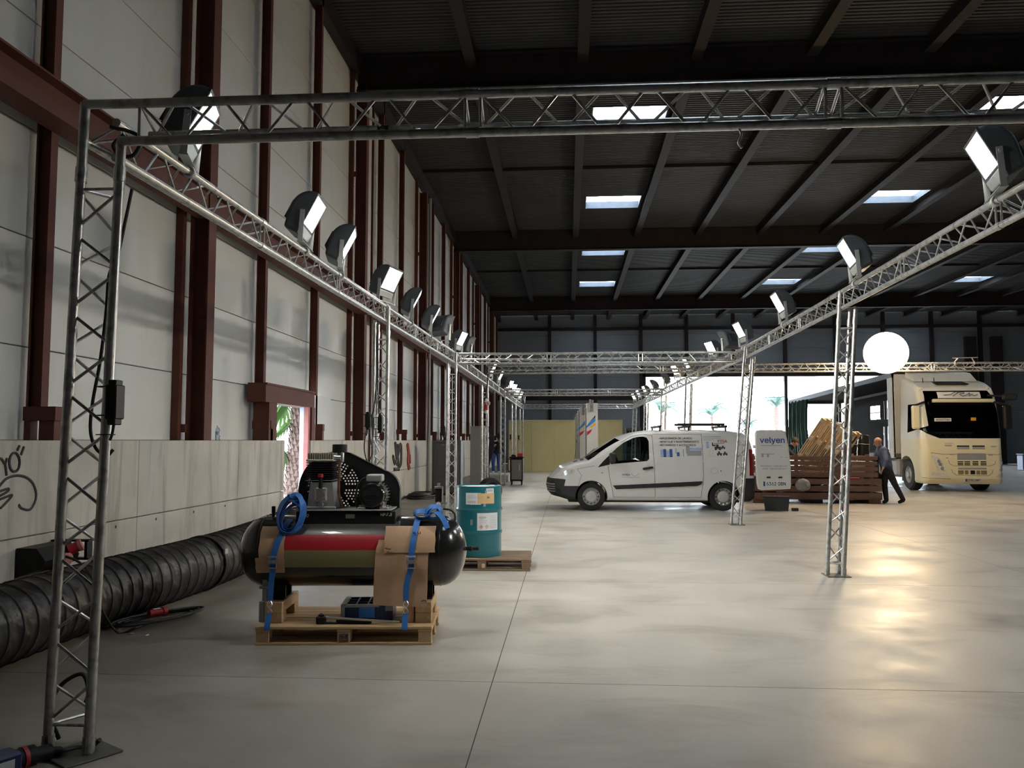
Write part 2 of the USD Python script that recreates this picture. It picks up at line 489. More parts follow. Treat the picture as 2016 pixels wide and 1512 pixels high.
mat('shoe_white', (0.60, 0.62, 0.66), 0.6)
mat('eye_dark', (0.02, 0.015, 0.012), 0.3)
mat('wrap_white', (0.62, 0.60, 0.56), 0.4, 0, 0.12, 6, 0.2, 20)
mat('bin_blue', (0.16, 0.20, 0.32), 0.5)
mat('soot', (0.05, 0.05, 0.05), 0.9, 0, 0.3, 10)
mat('rust_paint', (0.25, 0.05, 0.04), 0.8, 0, 0.2, 8)
mat('frame_pink', (0.36, 0.13, 0.12), 0.6)
mat('frame_pale_blue', (0.45, 0.53, 0.70), 0.5)
mat('palm_bark', (0.15, 0.10, 0.085), 0.9, 0, 0.35, 8, 0.4, 20)
leaf('palm_leaf', (0.075, 0.16, 0.035), (0.10, 0.22, 0.03))
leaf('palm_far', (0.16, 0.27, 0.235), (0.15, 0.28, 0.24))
GRAFFITI = [[(6.169, 1.454), (6.207, 1.453), (6.248, 1.412), (6.271, 1.456)], [(6.251, 1.412), (6.273, 1.318)], [(6.425, 1.421), (6.416, 1.376), (6.386, 1.349), (6.347, 1.35), (6.314, 1.379), (6.299, 1.424), (6.308, 1.468), (6.338, 1.496), (6.376, 1.495), (6.41, 1.466), (6.425, 1.421)], [(6.414, 1.557), (6.389, 1.517)], [(6.469, 1.548), (6.436, 1.48)], [(6.136, 1.181), (6.208, 1.247), (6.281, 1.296), (6.399, 1.313), (6.51, 1.294), (6.597, 1.244), (6.645, 1.167), (6.643, 1.093), (6.596, 1.031), (6.541, 1.022), (6.47, 1.042), (6.435, 1.072)], [(6.173, 1.192), (6.287, 1.211), (6.307, 1.201), (6.263, 1.178), (6.2, 1.16)], [(6.202, 1.133), (6.336, 1.158), (6.337, 1.142), (6.281, 1.101), (6.219, 1.062)]]
# ================================================================ the hall
WX = -4.5                       # inner face of the low concrete wall on the left
WALL_TOP = 1.6
ROOF_Z = 10.4
END_Y = 57.0
MAINS = [-5.86 + 7.9 * k for k in range(9)]
MAINS = [y for y in MAINS if y < END_Y]           # ..., 2.36, 10.12, 17.88, ...

# ---- floor: cast slabs with saw-cut joints
fl = struct('floor', 'pale grey concrete floor of cast slabs with dark joints')
xs = [WX] + [-0.505 + 6 * k for k in range(7)] + [36.0]
ys = [-12.0] + [-10.1 + 3.9 * k for k in range(18)] + [END_Y]
J = 0.0035
for i in range(len(xs) - 1):
    for j in range(len(ys) - 1):
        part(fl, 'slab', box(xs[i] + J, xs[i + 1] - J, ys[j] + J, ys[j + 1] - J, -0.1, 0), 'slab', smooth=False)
part(fl, 'joint_filler', box(WX - 0.4, 36, -12, END_Y, -0.125, -0.0008), 'dark_joint', smooth=False)
g = struct('ground_outside', 'sunlit pale ground around the hall', 'ground')
part(g, 'ground_sheet', box(-70, 100, -40, 170, -0.4, -0.13), 'ground_outside', smooth=False)

# ---- left wall: concrete blocks below, cladding panels above
wl = struct('wall_left', 'left wall with stained concrete base and white cladding panels above')
DOOR0, DOOR1 = 12.73, 14.05
yb = [-12, -9.9, -7.3, -4.7, -2.1, 0.5, 3.1, 5.7, 8.3, 10.9, DOOR0, DOOR1, 16.1, 18.7, 21.3, 23.9, 26.5, 29.1, 31.7, 34.3, 36.9, 39.5, 42.1, 44.7, 47.3, 49.9, 52.5, 55.1, END_Y]
for a, b in zip(yb[:-1], yb[1:]):
    if a == DOOR0:
        continue
    for z0, z1 in ((0, 0.795), (0.803, WALL_TOP)):
        part(wl, 'concrete_block', cbox(WX - (0.20 if a == DOOR1 else 0.45), WX, a + 0.003, b - 0.003, z0, z1, 0.006), 'plinth', smooth=False)
holes = [cyl((WX + 0.002, y, z), (WX - 0.03, y, z), 0.016, 8) for a in (5.7, 8.3, 10.9, 16.1, 18.7) for y in (a - 0.4, a - 1.3, a - 2.2) for z in (0.74,) if not DOOR0 - 0.1 < y < DOOR1 + 0.1]
part(wl, 'tie_hole', holes, 'soot', kind='stuff')
rows = [1.6, 2.44, 3.44, 4.44, 5.44, 6.44, 7.44, 8.44, 9.44, 10.6]
cols = [-12.0] + MAINS + [END_Y]
for a, b in zip(cols[:-1], cols[1:]):
    for z0, z1 in zip(rows[:-1], rows[1:]):
        spans = [(a, b)]
        if z0 == 1.6 and a < 13 < b:
            spans = [(a, 12.95), (15.7, b)]
        for s0, s1 in spans:
            part(wl, 'cladding_panel', cbox(-4.95, -4.87, s0 + 0.002, s1 - 0.002, z0 + 0.005, z1 - 0.005, 0.004), 'panel_white', smooth=False)
part(wl, 'cladding_panel', cbox(-4.72, -4.66, 14.25, 15.75, 1.605, 2.435, 0.004), 'panel_white', smooth=False)
part(wl, 'panel_backing', [box(-5.0, -4.955, -12, 12.95, 1.6, 10.6), box(-5.0, -4.955, 15.7, END_Y, 1.6, 10.6), box(-5.0, -4.955, 12.95, 15.7, 2.44, 10.6)], 'dark_joint', smooth=False)


def hbeam_z(x0, x1, y0, y1, z0, z1, t=0.018):
    """A standing H section: flanges face +x and -x, web between them."""
    yc = (y0 + y1) / 2
    return cat([box(x1 - t, x1, y0, y1, z0, z1), box(x0, x0 + t, y0, y1, z0, z1), box(x0 + t, x1 - t, yc - 0.008, yc + 0.008, z0, z1)])


def ibeam(axis, a0, a1, c, z0, z1, w, t=0.025):
    """A lying I section along x or y, centred at c across."""
    m = [(-w / 2, w / 2, z0, z0 + t), (-w / 2, w / 2, z1 - t, z1), (-t / 2, t / 2, z0 + t, z1 - t)]
    return cat([box(a0, a1, c + p, c + q, u, v) if axis == 'x' else box(c + p, c + q, a0, a1, u, v) for p, q, u, v in m])


for y in MAINS:
    part(wl, 'steel_column', hbeam_z(-4.75, -4.505, y - 0.105, y + 0.105, WALL_TOP, ROOF_Z - 0.75), 'primer_steel', smooth=False)
    part(wl, 'steel_post', box(-4.865, -4.775, y - 0.25, y - 0.16, WALL_TOP, ROOF_Z), 'primer_steel', smooth=False)
    part(wl, 'tie_bracket', cat([box(-4.80, -4.72, y - 0.17, y - 0.10, z, z + 0.10) for z in (1.70, 7.55)]), 'primer_steel', smooth=False)
    for k in (1, 2):
        q = y + 7.9 * k / 3 - 0.35
        if q > END_Y:
            continue
        z0 = 1.9
        part(wl, 'steel_post', hbeam_z(-4.80, -4.66, q - 0.05, q + 0.05, z0, ROOF_Z, 0.012), 'primer_steel', smooth=False)
        part(wl, 'foot_bracket', cat([box(-4.82, -4.52, q - 0.055, q + 0.055, 1.775, 1.9), box(-4.81, -4.75, q - 0.05, q + 0.05, WALL_TOP, 1.775), box(-4.67, -4.53, q - 0.05, q + 0.05, WALL_TOP, 1.775)]), 'primer_steel', smooth=False)
for a, b in zip(MAINS[:-1], MAINS[1:]):
    part(wl, 'wall_girder', ibeam('y', a + 0.11, b - 0.11, -4.53, 4.40, 4.74, 0.26, 0.02), 'primer_steel', smooth=False)
part(wl, 'drain_pipe', cyl((-4.46, 18.15, 0), (-4.46, 18.15, 9.5), 0.028, 10), 'primer_steel')
part(wl, 'drain_pipe', cyl((-4.44, 25.9, 0), (-4.44, 25.9, 9.5), 0.05, 10), 'column_grey', 'pale grey drain pipe')


def scrawl(strokes, w):
    return cat([ribbon([(WX + 0.004 + 0.0012 * i, y, z) for y, z in smoothpath(s, 5)], w, 0.003, (0, 0, 1) if False else None) if False else tube(np.column_stack([np.full(len(q := smoothpath(s, 5)), WX + 0.003), q]), w / 2, 5) for i, s in enumerate(strokes)])


part(wl, 'graffiti', scrawl(GRAFFITI, 0.022), 'soot', 'black sprayed letters and a large open swirl')
part(wl, 'graffiti', scrawl([[(21.0, 1.55), (21.15, 1.2), (21.3, 0.95)], [(21.3, 1.5), (21.35, 1.2), (21.5, 0.8)], [(20.75, 1.2), (21.0, 1.0), (21.3, 1.15), (21.7, 1.5), (21.75, 1.0), (21.4, 0.85), (20.9, 0.85)]], 0.10), 'soot', 'dark scribbled patch')
part(wl, 'graffiti', scrawl([[(22.6, 1.5), (22.75, 1.25), (22.7, 1.0), (22.9, 0.8)], [(22.9, 1.2), (22.95, 0.95)]], 0.13), 'rust_paint', 'faded red paint smear')

# ---- doorway in the left wall
d = struct('door_1', 'open doorway in the left wall with brown steel frame and palm outside', 'doorway')
part(d, 'door_header', cat([box(-4.80, -4.52, 11.92, 14.28, 2.18, 2.47), box(-4.53, -4.50, 11.92, 14.28, 2.44, 2.47)]), 'primer_steel', smooth=False)
part(d, 'door_post', box(-4.78, -4.53, 12.10, 12.44, 1.6, 2.18), 'primer_steel', smooth=False)
part(d, 'door_post', box(-4.68, -4.49, 14.06, 14.24, 1.6, 2.18), 'primer_steel', smooth=False)
part(d, 'door_jamb', box(-4.60, -4.52, 13.95, 14.05, 0, 2.18), 'frame_pink', 'red inner jamb painted pink with daylight', smooth=False)  # daylight on the red jamb is put into its colour as pink
part(d, 'jamb_strip', box(-4.68, -4.605, 13.97, 14.03, 0.75, 2.18), 'frame_pale_blue', 'pale blue outer strip', smooth=False)

# ---- ceiling: ribbed sheets, girders, joists, roof lights
ce = struct('ceiling', 'dark ribbed metal roof on deep steel girders')
JOIST_X = [-2.13 + 2.52 * k for k in range(15)]
LIGHTS = [(0.73 + 10.08 * k, 2.70 + 10.08 * k) for k in range(3)]


def sheet(x0, x1, y0, y1):
    n = max(1, int(round((y1 - y0) / 0.135)))
    p = (y1 - y0) / n
    pts = []
    for k in range(n):
        b = y0 + k * p
        pts += [(b, 0), (b + 0.35 * p, 0), (b + 0.45 * p, 0.028), (b + 0.9 * p, 0.028)]
    pts.append((y1, 0))
    low = np.array(pts)
    m = len(low)
    v = np.vstack([np.column_stack([np.full(m, x), low[:, 0], ROOF_Z + low[:, 1] + o]) for o in (0, 0.02) for x in (x0, x1)])
    f = []
    for i in range(m - 1):
        f += [(i, i + 1, m + i + 1), (i, m + i + 1, m + i), (2 * m + i, 3 * m + i + 1, 2 * m + i + 1), (2 * m + i, 3 * m + i, 3 * m + i + 1)]
    return trimesh.Trimesh(v, np.array(f), process=False)


wn = 0
for a, b in zip(cols[:-1], cols[1:]):
    mid = (a + b) / 2
    has = b - a > 7 and a > 1
    cuts = [(a, mid - 0.75), (mid + 0.75, b)] if has else [(a, b)]
    for s0, s1 in cuts:
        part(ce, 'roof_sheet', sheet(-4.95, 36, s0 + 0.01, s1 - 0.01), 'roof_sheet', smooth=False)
    if has:
        e = [-4.95] + [q for l in LIGHTS for q in l] + [36.0]
        for s0, s1 in zip(e[::2], e[1::2]):
            part(ce, 'roof_sheet', sheet(s0, s1, mid - 0.76, mid + 0.76), 'roof_sheet', smooth=False)
        for l0, l1 in LIGHTS:
            w = struct(f'window_{(wn := wn + 1)}', 'roof light with white upstand letting in pale daylight', 'roof light')
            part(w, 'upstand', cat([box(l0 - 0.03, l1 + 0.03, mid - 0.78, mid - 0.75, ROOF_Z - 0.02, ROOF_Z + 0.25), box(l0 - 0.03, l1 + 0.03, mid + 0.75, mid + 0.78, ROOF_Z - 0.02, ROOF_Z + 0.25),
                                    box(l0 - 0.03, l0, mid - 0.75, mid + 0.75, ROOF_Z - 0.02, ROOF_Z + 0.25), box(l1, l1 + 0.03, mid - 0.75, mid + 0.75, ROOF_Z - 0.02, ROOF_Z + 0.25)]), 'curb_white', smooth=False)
            part(w, 'pane', box(l0, l1, mid - 0.75, mid + 0.75, ROOF_Z + 0.23, ROOF_Z + 0.245), 'roof_pane', smooth=False)
for y in MAINS[1::2]:
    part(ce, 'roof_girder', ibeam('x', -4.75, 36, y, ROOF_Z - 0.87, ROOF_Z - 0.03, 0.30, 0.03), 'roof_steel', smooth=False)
for y in MAINS[::2]:
    part(ce, 'roof_tie', box(-4.75, 36, y - 0.04, y + 0.04, ROOF_Z - 0.10, ROOF_Z - 0.01), 'roof_steel', smooth=False)
for x in JOIST_X:
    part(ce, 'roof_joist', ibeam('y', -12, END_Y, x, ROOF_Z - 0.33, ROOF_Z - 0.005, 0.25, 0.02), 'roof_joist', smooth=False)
part(ce, 'eaves_beam', box(-4.86, -4.66, -12, END_Y, ROOF_Z - 0.45, ROOF_Z - 0.05), 'roof_steel', smooth=False)

# ---- end wall with the great open gate
OP0, OP1, OPZ = 5.45, 24.8, 6.0
wf = struct('wall_far', 'dark grey panelled end wall with a great open gate')
ex = [-4.95, -1.21, 1.97, 5.15, 8.3, 11.5, 15.0, 18.4, 21.6, 24.8, 28.0, 31.2, 36.0]
for a, b in zip(ex[:-1], ex[1:]):
    for z in range(10):
        a1, b1 = a, b
        if z < 6:
            if a >= 5.1 and b <= OP1 + 0.01:
                continue
        z1 = z + 1 if z < 9 else 10.5
        part(wf, 'cladding_panel', box(a1 + 0.004, b1 - 0.004, END_Y, END_Y + 0.08, z + 0.006, z1 - 0.006), 'panel_grey', smooth=False)
part(wf, 'panel_backing', [box(-5, 5.15, END_Y + 0.09, END_Y + 0.12, 0, 10.5), box(OP1, 36, END_Y + 0.09, END_Y + 0.12, 0, 10.5), box(5.15, OP1, END_Y + 0.09, END_Y + 0.12, 6.0, 10.5)], 'dark_joint', smooth=False)
for x in ex[1:-1]:
    z0 = 0 if x < 5.4 or x >= OP1 - 0.1 else 6.0
    part(wf, 'steel_post', box(x - 0.11, x + 0.11, END_Y - 0.22, END_Y - 0.01, z0, ROOF_Z), 'roof_steel', smooth=False)
for x in (27.2, 28.9):
    part(wf, 'steel_post', box(x - 0.35, x + 0.35, END_Y - 0.5, END_Y - 0.23, 0, 8.6), 'roof_steel', smooth=False)
for z in (9.3,):
    part(wf, 'steel_rail', box(-4.9, 36, END_Y - 0.2, END_Y - 0.02, z, z + 0.2), 'roof_steel', smooth=False)
part(wf, 'steel_rail', box(-4.9, 5.04, END_Y - 0.2, END_Y - 0.02, 4.4, 4.75), 'roof_steel', smooth=False)
gd = struct('door_2', 'great open gate in the end wall full of white daylight', 'gate')
part(gd, 'gate_frame', cat([box(5.26, OP0, END_Y - 0.25, END_Y - 0.01, 0, 6.3), box(5.26, OP1, END_Y - 0.25, END_Y - 0.01, OPZ, 6.3), box(OP1 - 0.2, OP1, END_Y - 0.25, END_Y - 0.01, 0, 6.3)]), 'roof_steel', smooth=False)
for x in (15.0, 18.4, 21.6):
    part(gd, 'gate_mullion', box(x - 0.09, x + 0.09, END_Y - 0.2, END_Y + 0.05, 0, OPZ), 'roof_steel', smooth=False)
struct_r = struct('wall_right', 'dark grey panelled right wall beyond the frame', 'wall')
part(struct_r, 'wall_sheet', box(36, 36.1, -12, END_Y, 0, 10.5), 'panel_grey', smooth=False)
struct_n = struct('wall_near', 'dark grey wall behind the viewpoint', 'wall')
part(struct_n, 'wall_sheet', box(-5, 36, -12.1, -12, 0, 10.5), 'panel_grey', smooth=False)
# ================================================================ the lighting frame
TZ, BZ = 3.40, 3.20                       # height of the upper and lower chords
R_CH, R_LA = 0.0255, 0.0085


def gl(y):
    return float(np.interp(y, [4.15, 10.7, 16.5, 41], [-2.55, -2.43, -2.31, -2.26]))


def gr(y):
    return float(np.interp(y, [4.15, 10, 16, 23, 41], [3.18, 3.33, 3.45, 3.40, 3.33]))


def zigzag(a0, a1, b0, b1, half, phase, r):
    """One bent rod running to and fro between two chords."""
    a0, a1, b0, b1 = (np.asarray(v, float) for v in (a0, a1, b0, b1))
    n = max(2, int(round(np.linalg.norm(a1 - a0) / half)))
    pts = []
    e = 0.12 / n
    for k in range(n + 1):
        t = k / n
        on_a = (k + phase) % 2 == 0
        for s in ((t - e, t + e) if 0 < k < n else (t,)):
            pts.append(a0 + (a1 - a0) * s if on_a else b0 + (b1 - b0) * s)
    return tube(pts, r, 6)


def truss(t, p0, p1, offs, seg=2.0, half=0.225, caps=True, trim=0.04, r_ch=R_CH):
    """Three chords (at the offsets), lacing on each face, end frames and couplers at each joint. Parts go under the thing t."""
    p0, p1 = np.asarray(p0, float), np.asarray(p1, float)
    L = np.linalg.norm(p1 - p0)
    d = (p1 - p0) / L
    offs = [np.asarray(o, float) for o in offs]
    for o in offs:
        part(t, 'chord', cyl(p0 + o, p1 + o, r_ch, 14), 'aluminium')
    n = max(1, int(round(L / seg)))
    faces = [(0, 1), (0, 2), (1, 2)]
    for q, (i, j) in enumerate(faces):
        m = []
        for k in range(n):
            s0, s1 = L * k / n + trim, L * (k + 1) / n - trim
            m.append(zigzag(p0 + d * s0 + offs[i], p0 + d * s1 + offs[i], p0 + d * s0 + offs[j], p0 + d * s1 + offs[j], half, q % 2, R_LA))
            for s in (s0, s1):
                m.append(cyl(p0 + d * s + offs[i], p0 + d * s + offs[j], R_LA, 6))
        part(t, 'lacing', m, 'aluminium')
    if n > 1:
        part(t, 'coupler', [cyl(p0 + d * (L * k / n - 0.035) + o, p0 + d * (L * k / n + 0.035) + o, r_ch + 0.004, 12) for k in range(1, n) for o in offs], 'aluminium')


BEAMS = 'truss beams of the lighting frame'
# front beam: two chords toward the viewer, the third behind at half height
fb = thing('truss_beam', 'nearest crosswise aluminium truss beam spanning the top of the picture', 'truss')
truss(fb, (-2.33, 4.12, 0), (3.20, 4.12, 0), [(0, 0, TZ + 0.012), (0, 0, BZ + 0.005), (0, 0.19, 3.305)], 1.97)
part(fb, 'corner_chord', [cyl((-2.60, 4.12, TZ + 0.015), (-2.33, 4.12, TZ + 0.012), R_CH, 14), cyl((-2.40, 4.12, BZ + 0.008), (-2.33, 4.12, BZ + 0.005), R_CH, 14)], 'aluminium')

part(fb, 'hanging_tie', tube(smoothpath([(0.88, 4.115, 3.19), (0.89, 4.105, 3.15), (0.875, 4.105, 3.11), (0.89, 4.105, 3.08)], 5), 0.006, 6), 'lamp_steel')
part(fb, 'sticker', cat([box(-1.03, -0.97, 4.281, 4.284, 3.285, 3.32)]), 'black_satin', 'small black sticker', smooth=False)
part(fb, 'sticker_mark', cat([tube([(-1.015, 4.28, 3.292), (-1.0, 4.28, 3.313), (-0.985, 4.28, 3.292)], 0.0015, 4), box(-1.008, -0.992, 4.279, 4.281, 3.297, 3.299)]), 'white_print', smooth=False)

LY = [4.32, 10.7, 16.5, 23.0, 29.3, 35.2, 41.0]
RY = [4.32, 10.0, 15.86, 23.3, 29.1, 35.2, 41.0]
ordn = ['first', 'second', 'third', 'fourth', 'fifth', 'sixth']
for ys_, f, sd, nm in ((LY, gl, -1, 'left'), (RY, gr, 1, 'right')):
    for i, (a, b) in enumerate(zip(ys_[:-1], ys_[1:])):
        t = thing('truss_beam', f'{ordn[i]} lengthwise truss beam of the {nm} row, counted from the viewer', 'truss')
        p0, p1 = (f(a), a + 0.02, 0), (f(b), b - 0.02, 0)
        truss(t, p0, p1, [(0, 0, TZ), (0, 0, BZ), (0.19 * sd, 0, 3.30)], 2.0, 0.22)

CROSS = [(16.9, TZ, BZ, None, 'first crosswise truss beam beyond the drum, under the taller one'), (22.4, 3.655, 3.45, 14.5, 'long crosswise truss beam lying on top, carrying the glowing globe'),
         (28.7, TZ - .02, BZ - .02, None, 'crosswise truss beam third from the far end of the frame'), (40.7, TZ - .02, BZ - .02, None, 'farthest crosswise truss beam closing the frame')]
for y, zt, zb, xr, lab in CROSS:
    t = thing('truss_beam', lab, 'truss')
    x0, x1 = gl(y) + (0.05 if xr is None else 0.1), (gr(y) - 0.05 if xr is None else xr)
    truss(t, (x0, y - 0.1, 0), (x1, y - 0.1, 0), [(0, 0, zt), (0, 0, zb), (0, 0.19, (zt + zb) / 2)], 2.4 if xr else 2.0, 0.22)


def column(foot, head, rot, tops, label, plate=0.27, prot=0.0, side=0.185, poff=(0, 0)):
    """A three-legged truss column. rot: where the single leg points, in degrees; tops: height of each leg."""
    t = thing('truss_column', label, 'truss column', (foot[0], foot[1], 0), 0, None)
    R = side / math.sqrt(3)
    offs = [np.array([R * math.cos(math.radians(rot + k)), R * math.sin(math.radians(rot + k)), 0]) for k in (0, 120, 240)]
    d = np.array([head[0] - foot[0], head[1] - foot[1], 0]) / 3.2
    at = lambda o, z: o + d * z + np.array([0, 0, z])
    for o, z in zip(offs, tops):
        part(t, 'leg', cyl(at(o, 0.012), at(o, z), R_CH, 14), 'aluminium')
    for q, (i, j) in enumerate(((0, 1), (0, 2), (1, 2))):
        m = [zigzag(at(offs[i], 0.17), at(offs[i], 2.93), at(offs[j], 0.17), at(offs[j], 2.93), 0.21, q % 2, R_LA)]
        m += [cyl(at(offs[i], z), at(offs[j], z), R_LA, 6) for z in (0.15, 2.95)]
        part(t, 'lacing', m, 'aluminium')
    part(t, 'coupler', [cyl(at(o, z - 0.04), at(o, z + 0.04), R_CH + 0.005, 12) for o in offs for z in (0.06, 3.03)], 'aluminium')
    part(t, 'base_plate', mv(cbox(-plate / 2, plate / 2, -plate / 2, plate / 2, 0, 0.012, 0.003), (poff[0], poff[1], 0), rz=prot), 'dark_plate')
    return t


column((-2.548, 4.16), (-2.505, 4.20), -29.7, (BZ + 0.01, BZ + 0.01, TZ + 0.03), 'nearest truss column, left edge of the picture, on a dark base plate', 0.29, -33, side=0.215, poff=(0.06, -0.045))
column((3.20, 4.20), (3.22, 4.20), 180, (TZ, BZ, BZ), 'nearest truss column of the right row, just outside the picture')
for i, y in enumerate(LY[1:]):
    column((gl(y) - 0.07 - (0.02 if i < 1 else 0), y), (gl(y) - 0.07, y), 0, (TZ, BZ, BZ), ['truss column behind the compressor pump, hung with black boxes', 'truss column standing behind the teal drum on the left row', 'truss column carrying the red and white plug, behind the tall grey post',
           'truss column of the left row just left of the black roller cart', 'sixth truss column of the left row, rising behind the roller cart', 'farthest truss column of the left row'][i])
for i, y in enumerate(RY[1:]):
    column((gr(y) - 0.07 + [-0.09, -0.17, 0, 0, 0, 0][i], y), (gr(y) + 0.07, y), 180, (TZ, BZ, BZ), ['tall truss column in the foreground on the right, before the slatted crates', 'truss column standing in front of the rear wheel of the white van',
           'truss column seen above the van roof, wide pair before the gate', 'truss column seen above the front of the van roof before the gate', 'truss column at the left edge of the gate opening', 'farthest truss column of the right row'][i])

# ---------------------------------------------------------------- floodlights
def lamp_outline():
    a = [(0.0, -0.175), (0.0, 0.185)]
    for k in range(9):
        q = math.radians(90 + k * 13)
        a.append((-0.015 + 0.13 * math.cos(q), 0.02 + 0.165 * math.sin(q)))
    return a + [(-0.11, -0.175)]


TILT = 27
def lamp_rot(m):
    m = T(m).copy()
    m.apply_transform(trimesh.transformations.rotation_matrix(math.radians(TILT), (0, 1, 0)))
    m.apply_translation((0.055, 0, 0.315))
    return m


def make_lamp(on, label):
    t = thing('floodlight', label, 'floodlight')
    o = lamp_outline()
    S = m3.Manifold.sphere(0.035, 16)
    hull = m3.Manifold.batch_hull([S.translate((p, s * 0.18, q)) for s in (-1, 1) for p, q in o])
    hull = hull ^ mbox(-1, 0.0, -1, 1, -1, 1)
    hs = part(t, 'housing', lamp_rot(hull), 'lamp_housing', smooth=40)
    part(hs, 'cooling_fin', [lamp_rot(box(-0.190, -0.10, y - 0.004, y + 0.004, -0.12, 0.06)) for y in np.linspace(-0.15, 0.15, 7)], 'lamp_housing', kind='stuff')
    part(t, 'front_frame', lamp_rot(T(mbox(-0.006, 0.012, -0.214, 0.214, -0.115, 0.215) - mbox(-0.02, 0.03, -0.190, 0.190, -0.095, 0.195))), 'lamp_housing')
    part(t, 'lens', lamp_rot(box(0.0005, 0.008, -0.190, 0.190, -0.095, 0.195)), 'lamp_lens' if on else 'lamp_glass_dark', 'bright white lit glass' if on else 'dark unlit glass', smooth=False)
    part(t, 'gear_cover', lamp_rot(cbox(-0.004, 0.022, -0.20, 0.20, -0.205, -0.118, 0.008)), 'lamp_steel')
    br = part(t, 'bracket', cat([box(-0.03, 0.03, -0.232, 0.232, 0.045, 0.052), mv(box(-0.022, 0.022, -0.004, 0.004, 0, 0.30), (0, -0.228, 0.045), ry=4), mv(box(-0.022, 0.022, -0.004, 0.004, 0, 0.30), (0, 0.228, 0.045), ry=4)]), 'lamp_steel')
    part(br, 'pivot_bolt', [cyl((0.015, s * 0.205, 0.315), (0.015, s * 0.245, 0.315), 0.014, 10) for s in (-1, 1)], 'lamp_steel')
    part(t, 'clamp', cat([torus(0.034, 0.008, 18, 6, 'y', (0, s, 0)) for s in (-0.02, 0.0, 0.02)] + [cyl((0, 0, 0.03), (0, 0, 0.05), 0.012, 8)]), 'lamp_steel')
    return t


LAMPS = [('left', 5.2, 16, 1, 'lit floodlight at the near left corner, partly hidden by the front beam'), ('left', 7.5, 6, 1, 'largest lit floodlight on the left row, before the second steel column'),
         ('left', 8.65, 13, 1, 'lit floodlight turned edge-on beside the largest one on the left row'), ('left', 10.7, -14, 1, 'lit floodlight glaring above the second column of the left row'),
         ('left', 12.3, 12, 1, 'thin-looking lit floodlight just past the second left column'), ('left', 13.9, 10, 1, 'lit floodlight beside the unlit one on the left row'),
         ('left', 14.9, 55, 0, 'nearest unlit dark floodlight on the left row'), ('left', 17.1, -10, 1, 'lit floodlight where the first far crosswise beam meets the left row'),
         ('left', 18.1, 50, 0, 'unlit floodlight tucked behind a lit one at the crosswise beam'), ('left', 24.3, -5, 1, 'lit floodlight above the red and white plug'),
         ('left', 27.0, -5, 1, 'lit floodlight on the left row above the roller cart'), ('left', 29.6, 50, 0, 'unlit floodlight far down the left row'),
         ('left', 31.2, -35, 1, 'round-looking lit floodlight, nearest of the far left cluster'), ('left', 33.2, -40, 1, 'lit floodlight second in the far left cluster'), ('left', 35.8, -25, 1, 'lit floodlight third in the far left cluster'),
         ('left', 38.4, -15, 1, 'last lit floodlight of the left row'), ('left', 40.4, 45, 0, 'farthest unlit floodlight at the end of the left row'),
         ('right', 6.25, 166, 1, 'large lit floodlight near the right edge of the picture'), ('right', 9.5, 172, 1, 'lit floodlight above the tall foreground column on the right row'), ('right', 12.9, 178, 1, 'third lit floodlight of the right row, before the roof girder'),
         ('right', 16.1, 186, 1, 'fourth lit floodlight of the right row, over the van'), ('right', 17.4, 130, 0, 'unlit floodlight just behind the fourth lit one on the right row'), ('right', 19.2, 196, 1, 'small-looking lit floodlight above the crosswise beam'),
         ('right', 22.9, 184, 1, 'lit floodlight at the end of the long crosswise beam'), ('right', 25.2, 194, 1, 'lit floodlight just above the gate opening on the right row'), ('right', 28.2, 165, 0, 'larger dark floodlight outlined against the white gate'),
         ('right', 31.6, 165, 0, 'smaller dark floodlight outlined against the white gate'), ('right', 34.8, 190, 1, 'third lit floodlight from the far end of the right row'), ('right', 37.6, 192, 1, 'second lit floodlight from the far end of the right row'), ('right', 40.2, 194, 1, 'farthest lit floodlight of the right row')]
proto = {}
for row, y, az, on, lab in LAMPS:
    x = gl(y) if row == 'left' else gr(y)
    loc = (x, y, TZ)
    if on not in proto:
        proto[on] = make_lamp(on, lab)
        xf = UsdGeom.Xformable(proto[on])
        xf.GetOrderedXformOps()[0].Set(Gf.Vec3d(*loc))
        xf.AddRotateZOp().Set(float(az))
    else:
        dup(proto[on], lab, loc, az)
        if az == 0:
            UsdGeom.Xformable(stage.GetPrimAtPath(f'/World/floodlight_{_names[("/World", "floodlight")] - 1:03d}')).AddRotateZOp().Set(0.0)
for pr in list(stage.GetPrimAtPath('/World').GetChildren()):
    if pr.GetName().startswith('floodlight'):
        meta(pr, group='floodlights on the truss rows')

# the warm floodlight on the long beam, its glare shaped as a globe
gp = thing('globe_lamp', 'round glowing warm-white lamp clamped on the long crosswise beam', 'lamp', (8.24, 21.55, 3.86))
part(gp, 'globe', trimesh.creation.icosphere(3, 0.54), 'glare_globe_light', smooth=True)  # sphere stands for the overexposed bloom around the floodlight
part(gp, 'arm', cat([cyl((0, 0.5, -0.1), (0, 0.72, -0.19), 0.02, 8), torus(0.033, 0.009, 16, 6, 'x', (0, 0.75, -0.205))]), 'lamp_steel')
cl = thing('beam_clamp', 'shiny pair of steel clamps on the long crosswise beam, over the lorry', 'clamp', (10.55, 22.3, 3.655))
part(cl, 'clamp_ring', cat([torus(0.035, 0.012, 16, 6, 'x', (s, 0, 0)) for s in (-0.25, 0.25)]), 'silver')
part(cl, 'clamp_arm', cat([cyl((s, 0, 0.03), (s * 0.7, -0.05, 0.13), 0.016, 8) for s in (-0.25, 0.25)] + [cyl((-0.32, -0.05, 0.13), (0.32, -0.05, 0.14), 0.014, 8)]), 'silver')
